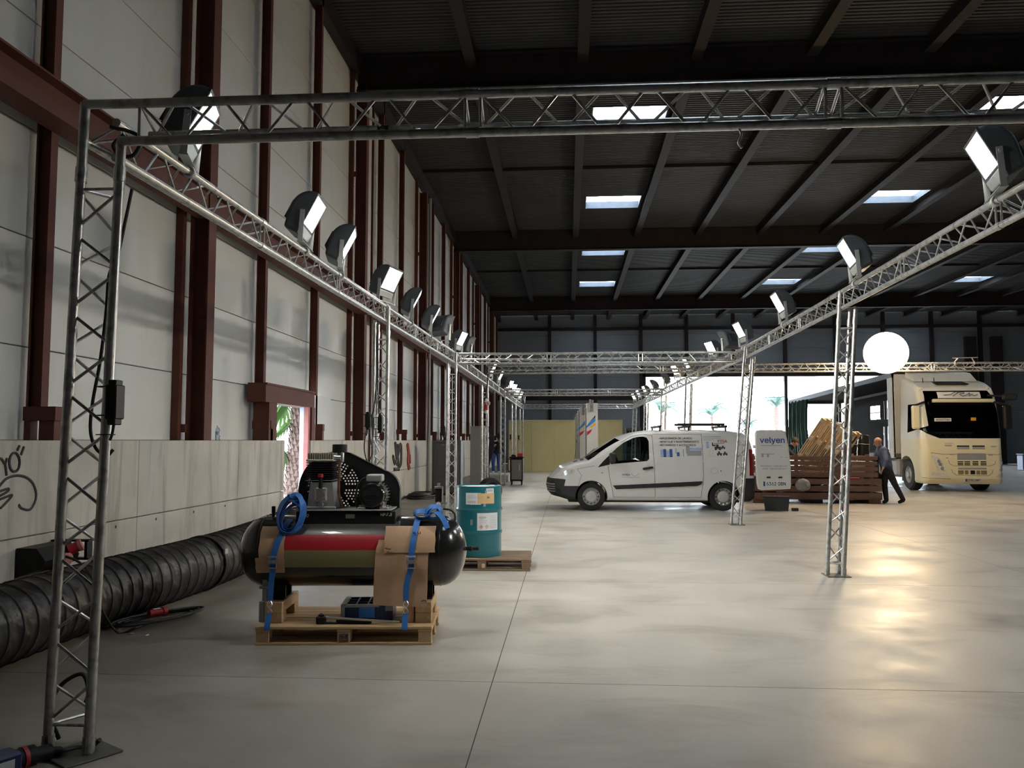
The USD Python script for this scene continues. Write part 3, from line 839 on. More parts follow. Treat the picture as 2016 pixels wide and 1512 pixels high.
# ================================================================ compressor on its pallet
def pallet(t, w, d, wood, cross, block, boards=7, h=0.144, bw=0.1, jit=0.0, seed=1):
    """A nine-block pallet, w along x, d along y, its front-left corner at the thing's origin."""
    rnd = random.Random(seed)
    th = 0.021
    gap = (d - boards * bw) / (boards - 1)
    for k in range(boards):
        y = k * (bw + gap)
        e = rnd.uniform(-jit, jit)
        part(t, 'deck_plank', cbox(e, w + e * 0.5, y, y + bw, h - th, h, 0.003), wood, smooth=False)
    for x in (0, w / 2 - 0.055, w - 0.11):
        part(t, 'cross_plank', cbox(x, x + 0.11, 0.003, d - 0.003, h - 2 * th, h - th, 0.003), cross, smooth=False)
        for y in (0.004, d / 2 - 0.05, d - 0.104):
            part(t, 'block', cbox(x + 0.004, x + 0.106, y, y + 0.10, th, h - 2 * th, 0.004), block, smooth=False)
    for y in (0, d / 2 - 0.05, d - 0.1):
        part(t, 'bottom_plank', cbox(0, w, y, y + 0.10, 0, th, 0.003), wood, smooth=False)


CO, CR = (-1.775, 6.75, 0), 4.5            # where the compressor stands and how it is turned
ca, sa = math.cos(math.radians(CR)), math.sin(math.radians(CR))


def cloc(x, y, z=0):
    return (CO[0] + x * ca - y * sa, CO[1] + x * sa + y * ca, z)


pl = thing('pallet', 'light wooden pallet carrying the black compressor', 'pallet', cloc(-0.70, -0.37), CR)
pallet(pl, 1.38, 0.78, 'wood_light', 'wood_cross', 'wood_block', 7, bw=0.107, jit=0.006)
st = [box(0.655, 0.725, -0.001, 0.004, 0.03, 0.034), box(0.655, 0.725, -0.001, 0.004, 0.082, 0.086), box(0.655, 0.659, -0.001, 0.004, 0.03, 0.086), box(0.721, 0.725, -0.001, 0.004, 0.03, 0.086),
      box(0.668, 0.672, -0.001, 0.004, 0.04, 0.075), box(0.662, 0.684, -0.001, 0.004, 0.066, 0.07), box(0.679, 0.683, -0.001, 0.004, 0.05, 0.075), mv(box(-0.011, 0.011, 0, 0.004, -0.011, 0.011), (0.704, -0.001, 0.062), ry=45)]
part(pl, 'stamp', st, 'dark_print', 'black stamped marks on the middle block', kind='stuff')

for nm, x0, x1 in (('left', -0.665, -0.525), ('right', 0.535, 0.665)):
    s = thing('support_block', f'notched light wooden support under the {nm} end of the compressor tank', 'wooden support', cloc(0, 0, 0.144), CR)
    part(s, 'top_plank', cbox(x0, x1, -0.25, 0.27, 0.082, 0.165, 0.004), 'wood_cross', smooth=False)
    part(s, 'front_leg', cbox(x0, x1, -0.25, -0.12, 0.001, 0.082, 0.004), 'wood_block', smooth=False)
    part(s, 'back_leg', cbox(x0, x1, 0.14, 0.27, 0.001, 0.082, 0.004), 'wood_block', smooth=False)

c = thing('air_compressor', 'large black air compressor with red and gold bands on its tank', 'air compressor', CO, CR)
TR, TZC, TL = 0.288, 0.686, 0.935
prof = [(TR * math.cos(q), -TL + 0.21 - 0.21 * math.sin(q)) for q in np.radians([90, 84, 76, 66, 55, 44, 33, 22, 11, 0])]
prof[0] = (0.0005, -TL)
prof = prof + [(r, -x) for r, x in prof[::-1]]
tk = part(c, 'tank', lathe(prof, 72, 'x', (0, 0, TZC)), 'black_paint', smooth=40)
for x in (-0.725, 0.725):
    part(tk, 'weld_seam', torus(TR, 0.004, 64, 6, 'x', (x, 0, TZC)), 'black_paint')


def band(a0, a1, x0, x1, r=TR + 0.0012):
    return lathe([(r, x0), (r, x1), (r - 0.001, x1), (r - 0.001, x0), (r, x0)], 14, 'x', (0, 0, TZC), (a0, a1))


part(c, 'grey_band', band(118, 147, -0.53, 0.40), 'tank_grey')
part(c, 'red_band', band(147, 172.3, -0.56, 0.45), 'tank_red')
part(c, 'gold_band', band(172.3, 200, -0.56, 0.45), 'tank_gold')
part(c, 'foot', cat([box(-0.66, -0.54, -0.10, -0.08, 0.31, 0.45), box(-0.66, -0.54, 0.08, 0.10, 0.31, 0.45), box(-0.66, -0.54, -0.14, 0.14, 0.31, 0.318)]), 'black_satin', smooth=False)
part(c, 'foot', cat([box(0.54, 0.66, -0.10, -0.08, 0.31, 0.45), box(0.54, 0.66, 0.08, 0.10, 0.31, 0.45), box(0.54, 0.66, -0.14, 0.14, 0.31, 0.318)]), 'black_satin', smooth=False)
part(c, 'steel_leg', cat([cbox(-0.72, -0.675, -0.22, -0.15, 0.146, 0.31, 0.004), box(-0.70, -0.665, -0.20, -0.17, 0.30, 0.50), cyl((-0.72, -0.21, 0.42), (-0.64, -0.21, 0.42), 0.012, 8)]), 'cast_grey')
# saddle and platform
pf = part(c, 'saddle', cat([cbox(-0.45, 0.36, -0.17, 0.20, 0.90, 1.025, 0.008)]), 'black_satin', smooth=False)
part(pf, 'print', cat([text('500', 0.026, (-0.415, -0.171, 0.975), bold=True, slant=0.2), text('HP7.5', 0.024, (0.235, -0.171, 0.985), bold=True, slant=0.2)]), 'white_print', 'white lettering 500 and HP7.5', smooth=False)
part(pf, 'name_plate', box(-0.045, 0.03, -0.174, -0.17, 0.965, 1.0), 'silver', smooth=False)
part(c, 'platform', cbox(-0.42, 0.33, -0.19, 0.20, 1.027, 1.036, 0.003), 'cast_grey', smooth=False)

# belt guard with a slotted grille cut through it
def arc(cx, cz, r, a0, a1, n=20):
    return [(cx + r * math.cos(q), cz + r * math.sin(q)) for q in np.radians(np.linspace(a0, a1, n))]


outl = np.array(arc(0.175, 1.17, 0.175, 0, 74) + arc(-0.18, 1.17, 0.335, 74, 215) + [(-0.40, 0.985), (0.35, 0.985)])
guard = prism(outl, 0.17, 0.27, 'y') - prism(outl * [0.965, 0.975] + [0, 0.027], 0.182, 0.258, 'y')
slots = []
for r in (0.115, 0.14, 0.165, 0.19, 0.215):
    n = int(r * 2 * PI / 0.026)
    for k in range(n):
        a = 2 * PI * k / n
        if math.degrees(a) % 45 < 6:
            continue
        b = m3.Manifold.cube((0.014, 0.3, 0.014), True).rotate((0, -math.degrees(a), 0)).translate((-0.22 + r * math.cos(a), 0.22, 1.20 + r * math.sin(a)))
        slots.append(b)
guard = guard - m3.Manifold.compose(slots) - prism(m3.CrossSection.circle(0.235, 40).translate((-0.22, 1.20)), 0.2, 0.4, 'y')
gd_ = part(c, 'belt_guard', T(guard), 'black_satin', smooth=25)
part(gd_, 'rim_trim', ribbon(np.array([(x, 0.168, z) for x, z in outl[:-2]]), 0.006, 0.004, (0, 1, 0)), 'black_paint')
# pump
pm = part(c, 'crankcase', cat([T(m3.Manifold.hull_points(np.array([(x, y, z) for x, z in ((-0.37, 1.05), (-0.145, 1.05), (-0.165, 1.255), (-0.345, 1.255)) for y in (-0.13, 0.13)]))), cbox(-0.385, -0.13, -0.15, 0.14, 1.037, 1.06, 0.006)]), 'cast_grey', smooth=False)
part(pm, 'bearing_cover', cat([cbox(-0.305, -0.205, -0.152, -0.125, 1.10, 1.215, 0.012), cyl((-0.255, -0.165, 1.155), (-0.255, -0.13, 1.155), 0.036, 20), cyl((-0.255, -0.16, 1.078), (-0.255, -0.12, 1.078), 0.02, 12)] + [cyl((x, -0.158, z), (x, -0.15, z), 0.006, 8) for x in (-0.292, -0.218) for z in (1.115, 1.20)]), 'silver')
part(pm, 'oil_stem', cyl((-0.258, -0.145, 1.21), (-0.258, -0.145, 1.30), 0.017, 12), 'black_satin')
part(pm, 'oil_cap', lathe([(0.0, 0.03), (0.022, 0.026), (0.024, 0.0), (0, 0)], 16, 'z', (-0.258, -0.145, 1.298)), 'red_plastic')
cy = part(c, 'cylinder_block', cbox(-0.355, -0.175, -0.10, 0.10, 1.256, 1.425, 0.01), 'black_satin', smooth=False)
for k in range(9):
    z = 1.268 + k * 0.018
    part(cy, 'cooling_fin', cbox(-0.385, -0.152, -0.13, 0.13, z, z + 0.006, 0.002), 'black_satin' if k else 'cast_grey', smooth=False)
hd = part(c, 'cylinder_head', cbox(-0.385, -0.155, -0.13, 0.13, 1.425, 1.445, 0.006), 'cast_light', smooth=False)
for k in range(12):
    x = -0.375 + k * 0.0185
    part(hd, 'head_fin', box(x, x + 0.007, -0.12, 0.12, 1.445, 1.497), 'cast_light', smooth=False)
af = part(c, 'air_filter', lathe([(0, 0), (0.056, 0), (0.062, 0.006), (0.062, 0.062), (0.057, 0.070), (0, 0.072)], 28, 'z', (-0.13, -0.02, 1.497)), 'black_satin', smooth=35)
part(af, 'filter_neck', cyl((-0.13, -0.02, 1.43), (-0.13, -0.02, 1.50), 0.022, 14), 'cast_grey')
part(c, 'outlet_elbow', cat([cyl((-0.165, -0.09, 1.46), (-0.10, -0.09, 1.46), 0.021, 14), cbox(-0.105, -0.085, -0.115, -0.06, 1.42, 1.50, 0.004)]), 'silver')
op = part(c, 'outlet_pipe', tube(smoothpath([(-0.118, -0.09, 1.45), (-0.118, -0.09, 1.3), (-0.12, -0.09, 1.18), (-0.11, -0.06, 1.10), (-0.10, -0.02, 1.04)], 6), 0.011, 10), 'copper')
for k in range(11):
    z = 1.27 + k * 0.016
    part(op, 'pipe_fin', cyl((-0.118, -0.09, z), (-0.118, -0.09, z + 0.004), 0.021, 12), 'silver')
# motor
mo = part(c, 'motor', lathe([(0, -0.02), (0.085, -0.02), (0.092, 0.0), (0.092, 0.17), (0, 0.17)], 30, 'y', (0.165, -0.02, 1.145)), 'silver', smooth=35)
for k in range(26):
    a = 2 * PI * k / 26
    part(mo, 'motor_fin', mv(box(0.088, 0.112, 0, 0.15, -0.0025, 0.0025), (0.165, -0.02, 1.145), ry=-math.degrees(a)), 'silver', smooth=False)
fc = part(c, 'fan_cover', lathe([(0, 0), (0.07, 0), (0.096, 0.008), (0.105, 0.022), (0.105, 0.11), (0, 0.11)], 36, 'y', (0.158, -0.155, 1.147)), 'black_paint', smooth=40)
part(fc, 'vent_slot', [box(0.158 - w, 0.158 + w, -0.158, -0.1545, z - 0.0015, z + 0.0015) for z in np.arange(1.085, 1.21, 0.012) for w in (math.sqrt(max(0.068 ** 2 - (z - 1.147) ** 2, 0.0001)),)], 'dark_print', kind='stuff')
part(c, 'terminal_box', cat([rbox(0.105, 0.235, -0.10, 0.06, 1.255, 1.318, 0.014), cbox(0.13, 0.21, -0.06, 0.03, 1.235, 1.26, 0.004)]), 'cast_grey')
part(c, 'motor_cable', tube(smoothpath([(0.11, -0.05, 1.29), (0.06, -0.06, 1.27), (0.025, -0.07, 1.19), (0.02, -0.07, 1.10), (0.03, -0.05, 1.04)], 7), 0.009, 8), 'black_rubber')
part(c, 'motor_foot', cat([cbox(0.22, 0.29, -0.13, 0.10, 1.037, 1.052, 0.003), cbox(0.04, 0.11, -0.13, 0.10, 1.037, 1.052, 0.003), cbox(0.22, 0.25, -0.08, 0.08, 1.05, 1.09, 0.004)] + [cyl((x, -0.10, 1.05), (x, -0.10, 1.068), 0.01, 8) for x in (0.06, 0.10, 0.24, 0.28)]), 'silver', smooth=False)
# fittings on the tank
rg = part(c, 'regulator', cat([cbox(0.675, 0.725, -0.07, -0.02, 1.085, 1.20, 0.008), cyl((0.70, -0.045, 1.0), (0.70, -0.045, 1.09), 0.016, 12), cyl((0.70, -0.045, 0.95), (0.70, -0.045, 1.01), 0.024, 6)]), 'black_satin')
part(rg, 'regulator_bracket', cat([box(0.667, 0.735, -0.075, -0.01, 1.20, 1.215), box(0.728, 0.736, -0.075, -0.01, 1.09, 1.215), cyl((0.70, -0.045, 1.215), (0.70, -0.045, 1.245), 0.013, 10), cyl((0.725, -0.045, 1.08), (0.775, -0.045, 1.075), 0.008, 8)]), 'silver', smooth=False)
ga = part(c, 'gauge', lathe([(0, 0), (0.024, 0), (0.026, 0.008), (0.026, 0.025), (0, 0.025)], 24, 'y', (0.705, -0.105, 1.072)), 'black_satin')
part(ga, 'dial', cyl((0.705, -0.1065, 1.072), (0.705, -0.105, 1.072), 0.022, 24), 'white_print', smooth=False)
part(ga, 'needle', mv(box(-0.002, 0.016, 0, 0.001, -0.0012, 0.0012), (0.705, -0.1085, 1.072), ry=35), 'dark_print', smooth=False)
part(c, 'pipe_hose', tube(smoothpath([(0.74, -0.03, 1.03), (0.80, -0.03, 1.02), (0.835, -0.03, 0.985), (0.84, -0.03, 0.93)], 6), 0.008, 8), 'black_rubber')
part(c, 'safety_valve', cat([cyl((-0.665, -0.05, 0.96), (-0.665, -0.05, 1.005), 0.013, 6), cyl((-0.665, -0.05, 1.0), (-0.665, -0.05, 1.055), 0.016, 14)]), 'black_satin')
part(c, 'side_outlet', cat([cyl((0.92, 0, 0.70), (0.965, 0, 0.70), 0.017, 10), cyl((0.955, 0, 0.70), (0.98, 0, 0.70), 0.022, 6), cyl((0.985, 0, 0.70), (1.035, 0, 0.70), 0.017, 14)]), 'black_satin')
part(c, 'brass_ring', cyl((0.972, 0, 0.70), (0.99, 0, 0.70), 0.014, 12), 'copper')


# ---- cardboard
def sheet_on_tank(xa, xb, th0, th1, r, hang=0.0, skew=0.0, seed=1, n=14, out=0.004, wob=0.002):
    """Card bent over the front of the tank and hanging straight down below its middle."""
    rnd = np.random.RandomState(seed)
    s = []
    for th in np.linspace(th0, max(th1, 0 if hang else th1), n):
        q = math.radians(th)
        s.append((-r * math.cos(q), TZC + r * math.sin(q), -math.cos(q), math.sin(q)))
    if hang:
        for k in range(1, 9):
            s.append((-r - 0.004 * math.sin(k), TZC - hang * k / 8, -1, 0))
    m, k = len(s), 10
    v, f = [], []
    for side in (0, 1):
        for i, (y, z, ny, nz) in enumerate(s):
            t = i / (m - 1)
            for j in range(k + 1):
                u = j / k
                x = xa + (xb - xa) * u + skew * t + wob * math.sin(3.1 * t * 4 + 2 * u + seed) * (1 if j in (0, k) else 0.3)
                dz = skew * 0.5 * (u - 0.5) * (1 if i in (0, m - 1) else 0.2)
                o = out * side + 0.004 * math.sin(9 * u + 4 * t + seed) * (0.5 if hang else 0.2)
                v.append((x, y + ny * o, z + nz * o + dz))
    N = m * (k + 1)
    for i in range(m - 1):
        for j in range(k):
            a = i * (k + 1) + j
            b = a + k + 1
            f += [(a, a + 1, b + 1), (a, b + 1, b), (N + a, N + b + 1, N + a + 1), (N + a, N + b, N + b + 1)]
    edge = [i * (k + 1) for i in range(m)] + [(m - 1) * (k + 1) + j for j in range(1, k + 1)] + [i * (k + 1) + k for i in range(m - 2, -1, -1)] + list(range(k - 1, 0, -1))
    for a, b in zip(edge, edge[1:] + edge[:1]):
        f += [(a, b, N + b), (a, N + b, N + a)]
    return trimesh.Trimesh(np.array(v), np.array(f), process=False)


k1 = thing('cardboard_sheet', 'narrow bent piece of brown cardboard under the left strap', 'cardboard', CO, CR)
part(k1, 'upper_flap', sheet_on_tank(-0.71, -0.51, 48, -6, TR + 0.004, seed=2), 'cardboard')
part(k1, 'lower_flap', sheet_on_tank(-0.735, -0.505, -4, -29, TR + 0.004, seed=3), 'cardboard')
k2 = thing('cardboard_sheet', 'broad torn piece of brown cardboard under the right strap', 'cardboard', CO, CR)
part(k2, 'upper_flap', sheet_on_tank(0.29, 0.695, 47, 4, TR + 0.012, seed=5), 'cardboard')
part(k2, 'hanging_flap', sheet_on_tank(0.24, 0.665, 22, 0, TR + 0.004, hang=0.40, skew=-0.035, seed=7), 'cardboard')
part(k2, 'tear', [tube([(0.30, -0.312, 0.745), (0.33, -0.315, 0.735), (0.345, -0.314, 0.74)], 0.004, 5), tube([(0.59, -0.306, 0.325), (0.61, -0.306, 0.335), (0.63, -0.306, 0.327)], 0.004, 5)], 'soot', kind='stuff')
k3 = solo('carton_block', cbox(0.45, 0.525, -0.245, -0.10, 0.146, 0.315, 0.004), 'cardboard', 'brown cardboard-covered block standing under the right strap', 'block')
xf = UsdGeom.Xformable(k3); xf.AddTranslateOp().Set(Gf.Vec3d(*CO)); xf.AddRotateZOp().Set(CR)


# ---- ratchet straps
def buckle(t, x, y, z):
    b = part(t, 'ratchet', cat([box(x - 0.031, x - 0.027, y - 0.022, y + 0.006, z - 0.045, z + 0.045), box(x + 0.027, x + 0.031, y - 0.022, y + 0.006, z - 0.045, z + 0.045),
                                cyl((x - 0.034, y - 0.012, z + 0.01), (x + 0.034, y - 0.012, z + 0.01), 0.013, 12), cyl((x - 0.034, y - 0.010, z - 0.04), (x + 0.034, y - 0.010, z - 0.04), 0.006, 8)]), 'silver')
    part(b, 'handle', cat([box(x - 0.036, x + 0.036, y - 0.027, y - 0.022, z - 0.005, z + 0.022), cyl((x - 0.04, y - 0.02, z + 0.05), (x + 0.04, y - 0.02, z + 0.05), 0.007, 8)]), 'silver')


def hook(t, x, y, z):
    for s in (-1, 1):
        part(t, 'hook', tube(smoothpath([(x + s * 0.008, y, z + 0.05), (x + s * 0.02, y - 0.008, z + 0.02), (x - s * 0.004, y - 0.012, z - 0.005), (x - s * 0.018, y - 0.006, z - 0.03), (x - s * 0.004, y, z - 0.05)], 6), 0.005, 7), 'silver')


def strap(name_label, xs, rr):
    t = thing('ratchet_strap', name_label, 'ratchet strap', CO, CR)
    up = []
    for i, th in enumerate(np.linspace(64, 4, 9)):
        q = math.radians(th)
        up.append((np.interp(i, [0, 8], [xs[0], xs[1]]), -rr * math.cos(q), TZC + rr * math.sin(q)))
    part(t, 'webbing', ribbon(smoothpath(up, 4), 0.048, 0.003), 'strap_blue')
    part(t, 'webbing', ribbon(smoothpath([(xs[1], -rr - 0.002, TZC + 0.03), (xs[1] - 0.003, -rr - 0.006, TZC - 0.09), (xs[2], -rr - 0.010, 0.46), (xs[2] - 0.004, -rr - 0.018, 0.33)], 5), 0.046, 0.003), 'strap_blue')
    part(t, 'webbing', ribbon([(xs[2] - 0.006, -rr - 0.025, 0.235), (xs[2] - 0.008, -0.375, 0.145), (xs[2] - 0.008, -0.377, 0.118)], 0.046, 0.003), 'strap_blue')
    buckle(t, xs[1] - 0.002, -rr - 0.012, TZC - 0.055)
    hook(t, xs[2] - 0.005, -rr - 0.024, 0.285)
    return t


s1 = strap('blue ratchet strap at the left end of the compressor with a big hanging coil', (-0.50, -0.585, -0.60), TR + 0.014)
for k, (rx, rz, dx, dz, tl) in enumerate([(0.095, 0.15, 0, 0, 12), (0.085, 0.135, 0.012, 0.005, 22), (0.10, 0.14, -0.008, -0.01, 2), (0.075, 0.12, 0.02, -0.02, 30), (0.09, 0.16, 0.006, 0.012, 16)]):
    pts = []
    for a in np.linspace(0, 2 * PI, 28, endpoint=False):
        x, z = rx * math.cos(a), rz * math.sin(a)
        q = math.radians(-tl)
        pts.append((-0.475 + dx + x * math.cos(q) - z * math.sin(q), -0.215 - 0.012 * k + 0.02 * math.sin(2 * a + k), 1.0 + dz + x * math.sin(q) + z * math.cos(q)))
    pts = np.array(pts)
    rd_ = pts - pts.mean(0)
    rd_ /= np.linalg.norm(rd_, axis=1, keepdims=True)
    part(s1, 'coil', ribbon(pts, 0.046, 0.003, rd_ * (0.9 - 0.25 * k * 0.5) + np.array([0, 0.7, 0.15]), closed=True), 'strap_blue')
part(s1, 'knot', ribbon(smoothpath([(-0.50, -0.20, 1.12), (-0.47, -0.255, 1.165), (-0.44, -0.26, 1.13), (-0.445, -0.225, 1.07)], 6), 0.045, 0.003, (1, 0.2, 0)), 'strap_blue')
s2 = strap('blue ratchet strap at the right end of the compressor tied in a bow on top', (0.545, 0.51, 0.475), TR + 0.024)
part(s2, 'print', [mv(text('B U', 0.03, (0, 0, 0), depth=0.001, bold=True), (0.512, -0.262, TZC + 0.165), rx=52)], 'dark_print', smooth=False)
for k, (cx, rx, rz, tl, dz) in enumerate([(0.575, 0.062, 0.034, -8, 0.0), (0.575, 0.055, 0.026, -2, 0.004), (0.665, 0.06, 0.05, 30, 0.02), (0.68, 0.055, 0.04, 38, 0.022)]):
    pts = []
    for a in np.linspace(0, 2 * PI, 24, endpoint=False):
        x, z = rx * math.cos(a), rz * math.sin(a)
        q = math.radians(tl)
        pts.append((cx + x * math.cos(q) - z * math.sin(q), -0.15 - 0.01 * k, 0.992 + dz + x * math.sin(q) + z * math.cos(q)))
    pts = np.array(pts)
    rd_ = pts - pts.mean(0)
    rd_ /= np.linalg.norm(rd_, axis=1, keepdims=True)
    part(s2, 'bow_loop', ribbon(pts, 0.042, 0.003, rd_ * 0.55 + np.array([0, 0.8, 0.25]), closed=True), 'strap_blue')
part(s2, 'knot', cbox(0.60, 0.645, -0.19, -0.12, 0.965, 1.005, 0.015), 'strap_blue')
part(s2, 'tail', ribbon(smoothpath([(0.63, -0.16, 0.995), (0.69, -0.19, 1.02), (0.74, -0.225, 0.985), (0.775, -0.25, 0.93), (0.79, -0.262, 0.895)], 6), 0.044, 0.003, (0.8, 0.3, 0.25)), 'strap_blue')

# ---- crate and rod on the pallet
bc = thing('plastic_crate', 'dark blue ribbed plastic crate with grey tape on the pallet', 'crate', cloc(-0.06, -0.21, 0.145), CR + 3)
part(bc, 'body', T(mbox(0, 0.41, 0, 0.36, 0, 0.125) - mbox(0.02, 0.39, 0.02, 0.34, 0.10, 0.14)), 'blue_plastic', smooth=False)
for x in np.linspace(0.02, 0.39, 5):
    part(bc, 'lid_rib', cbox(x - 0.006, x + 0.006, 0.012, 0.348, 0.118, 0.134, 0.002), 'blue_plastic', smooth=False)
for y in np.linspace(0.02, 0.34, 4):
    part(bc, 'lid_rib', cbox(0.012, 0.398, y - 0.006, y + 0.006, 0.118, 0.132, 0.002), 'blue_plastic', smooth=False)
for x in list(np.linspace(0.03, 0.12, 4)) + list(np.linspace(0.29, 0.38, 4)):
    part(bc, 'side_rib', cbox(x - 0.004, x + 0.004, -0.007, 0.0, 0.012, 0.108, 0.002), 'blue_plastic', smooth=False)
part(bc, 'front_panel', cbox(0.14, 0.265, -0.008, 0.0, 0.03, 0.11, 0.003), 'strap_blue', 'bright blue front panel', smooth=False)
part(bc, 'tape', cat([box(-0.003, 0.30, -0.004, 0.02, 0.114, 0.137), box(-0.004, 0.035, -0.004, 0.36, 0.124, 0.137), box(-0.004, 0.028, -0.0095, -0.006, 0.01, 0.13), box(0.35, 0.414, -0.0095, 0.05, 0.085, 0.137)]), 'tape_grey', 'grey adhesive tape along the edges', smooth=False)
rt = thing('clamp_tool', 'black clamp with a long silver rod lying on the pallet', 'clamp', cloc(0, 0, 0.145), CR)
part(rt, 'rod', cyl((-0.17, -0.285, 0.052), (0.42, -0.31, 0.02), 0.0085, 10), 'silver')
part(rt, 'clamp_head', cat([cbox(-0.245, -0.17, -0.30, -0.255, 0.0, 0.06, 0.008), cyl((-0.20, -0.28, 0.02), (-0.20, -0.28, 0.075), 0.016, 10), cbox(-0.235, -0.215, -0.26, -0.20, 0.0, 0.07, 0.004)]), 'black_satin')
part(rt, 'foot_plate', mv(cbox(-0.07, 0.07, -0.02, 0.02, 0, 0.012, 0.003), (-0.14, -0.27, 0.001), rz=-8), 'black_satin')
solo('black_bar', mv(cbox(-0.12, 0.16, -0.02, 0.02, 0, 0.03, 0.006), cloc(0.03, -0.262, 0.146), rz=CR - 1), 'black_satin', 'short black bar lying before the blue crate', 'bar')

# ================================================================ drum and its pallet
dp = thing('pallet', 'weathered grey-brown pallet under the teal drum', 'pallet', (-1.66, 10.06, 0), 1.5)
pallet(dp, 1.2, 0.8, 'wood_grey', 'wood_grey', 'wood_grey', 6, bw=0.10, jit=0.012, seed=4)
part(dp, 'torn_splinter', cbox(0.60, 0.64, -0.006, 0.004, 0.035, 0.085, 0.004), 'wood_pale', 'pale torn patch on the middle block', smooth=False)
dr = thing('steel_drum', 'teal steel drum with white labels on a pallet', 'drum', (-1.135, 10.46, 0.144))
R = 0.286
pr = [(0, 0.02), (R - 0.012, 0.02), (R, 0), (R + 0.004, 0.012), (R, 0.03)]
for zc in (0.30, 0.585):
    pr += [(R, zc - 0.03), (R + 0.011, zc - 0.010), (R + 0.011, zc + 0.010), (R, zc + 0.03)]
pr += [(R, 0.855), (R + 0.005, 0.868), (R + 0.004, 0.88), (R - 0.01, 0.88), (R - 0.012, 0.862), (0, 0.862)]
db = part(dr, 'body', lathe(pr, 72), 'drum_teal', smooth=35)
part(dr, 'lid', cat([cyl((0, 0, 0.8625), (0, 0, 0.866), R - 0.015, 48), cyl((0.16, 0.02, 0.864), (0.16, 0.02, 0.882), 0.035, 16), cyl((-0.17, 0, 0.864), (-0.17, 0, 0.878), 0.02, 12)]), 'white_print', 'pale lid')


def drum_label(name, a0, a1, z0, z1, m_, e=0.0015, label=None):
    r = R + e
    return part(dr, name, lathe([(r, z0), (r, z1), (r - 0.001, z1), (r - 0.001, z0), (r, z0)], 10, 'z', (0, 0, 0), (-83.8 + a0, -83.8 + a1)), m_, label)


drum_label('label_sheet', -35, 5, 0.655, 0.80, 'paper', label='white paper label with a barcode')
drum_label('label_sheet', 18, 40, 0.765, 0.855, 'paper', 0.0015, 'small white barcode label')
drum_label('hazard_tag', -4, 41, 0.665, 0.795, 'buff_tag', 0.0035, 'buff paper tag taped over the labels')
drum_label('label_sheet', -4.5, 54, 0.335, 0.55, 'paper', label='large white hazard label with two diamonds')
drum_label('tape_patch', -22, -16, 0.40, 0.47, 'tape_grey')
drum_label('tape_patch', 11, 17, 0.63, 0.67, 'tape_grey')
drum_label('tape_patch', 15, 20, 0.795, 0.83, 'tape_grey')
pt = []
for k in range(9):
    pt.append((-30 + k * 2.6, -30 + k * 2.6 + (1.6 if k % 2 else 1.0), 0.672, 0.70))
for k in range(9):
    pt.append((21 + k * 1.9, 21 + k * 1.9 + (1.2 if k % 2 else 0.8), 0.815, 0.842))
for k in range(3):
    pt.append((-31, -6 - 4 * (k == 2), 0.735 + k * 0.016, 0.7385 + k * 0.016))
for k in range(8):
    pt.append((29, 49, 0.365 + k * 0.02, 0.369 + k * 0.02))
for z, b in ((0.505, 17), (0.47, 12), (0.45, 20), (0.425, 18)):
    pt.append((0, b, z, z + 0.004))
pt.append((0, 18, 0.485, 0.497))
for s_ in pt:
    pass
part(dr, 'print', [lathe([(R + 0.0022, z0), (R + 0.0022, z1), (R + 0.0012, z1), (R + 0.0012, z0), (R + 0.0022, z0)], 5, 'z', (0, 0, 0), (-83.8 + a0, -83.8 + a1)) for a0, a1, z0, z1 in pt], 'grey_print', 'fine grey print and barcodes', kind='stuff')


def on_drum(m, a, z, e=0.0):
    """Wraps a flat mesh (x right, z up) onto the drum, around the angle a."""
    m = T(m).copy()
    v = m.vertices
    q = np.radians(-83.8 + a) + v[:, 0] / R
    rr = R + 0.004 + e - v[:, 1]
    m.vertices = np.column_stack([rr * np.cos(q), rr * np.sin(q), z + v[:, 2]])
    return m


dia = [T(prism(m3.CrossSection.square((0.034, 0.034), True).rotate(45) - m3.CrossSection.square((0.028, 0.028), True).rotate(45), -0.001, 0.001, 'y')) for _ in range(2)]
part(dr, 'hazard_diamond', cat([on_drum(dia[0], 5.5, 0.383), on_drum(box(-0.006, 0.006, -0.001, 0.001, -0.008, 0.008), 5.5, 0.383)]), 'red_print', 'small diamond hazard sign with black mark', smooth=False)
part(dr, 'hazard_diamond', cat([on_drum(dia[1], 20, 0.383), on_drum(box(-0.002, 0.002, -0.001, 0.001, -0.004, 0.009), 20, 0.383), on_drum(box(-0.002, 0.002, -0.001, 0.001, -0.010, -0.007), 20, 0.383)]), 'red_print', 'small diamond hazard sign with exclamation mark', smooth=False)
part(dr, 'print', cat([on_drum(text('30', 0.022, (-0.014, 0, -0.01), depth=0.001, bold=True), 22, 0.742, 0.001)]), 'dark_print', 'black number on the buff tag', smooth=False)
# ================================================================ white van
def seg_poly(pts, w):
    """A polyline as thin outlines, joined."""
    pts = np.asarray(pts, float)
    return m3.CrossSection.batch_boolean([m3.CrossSection.hull_points(np.vstack([m3_circ(a, w), m3_circ(b, w)])) for a, b in zip(pts[:-1], pts[1:])], m3.OpType.Add)


def m3_circ(p, w):
    return np.array([(p[0] + w / 2 * math.cos(k * PI / 3), p[1] + w / 2 * math.sin(k * PI / 3)) for k in range(6)])


XZ = np.array([[1, 0, 0, 0], [0, 0, -1, 0], [0, 1, 0, 0]], float)


def grow(o, t):
    return np.array(m3.CrossSection([np.asarray(o, float)], m3.FillRule.NonZero).offset(t, m3.JoinType.Miter, 2.0).to_polygons()[0])


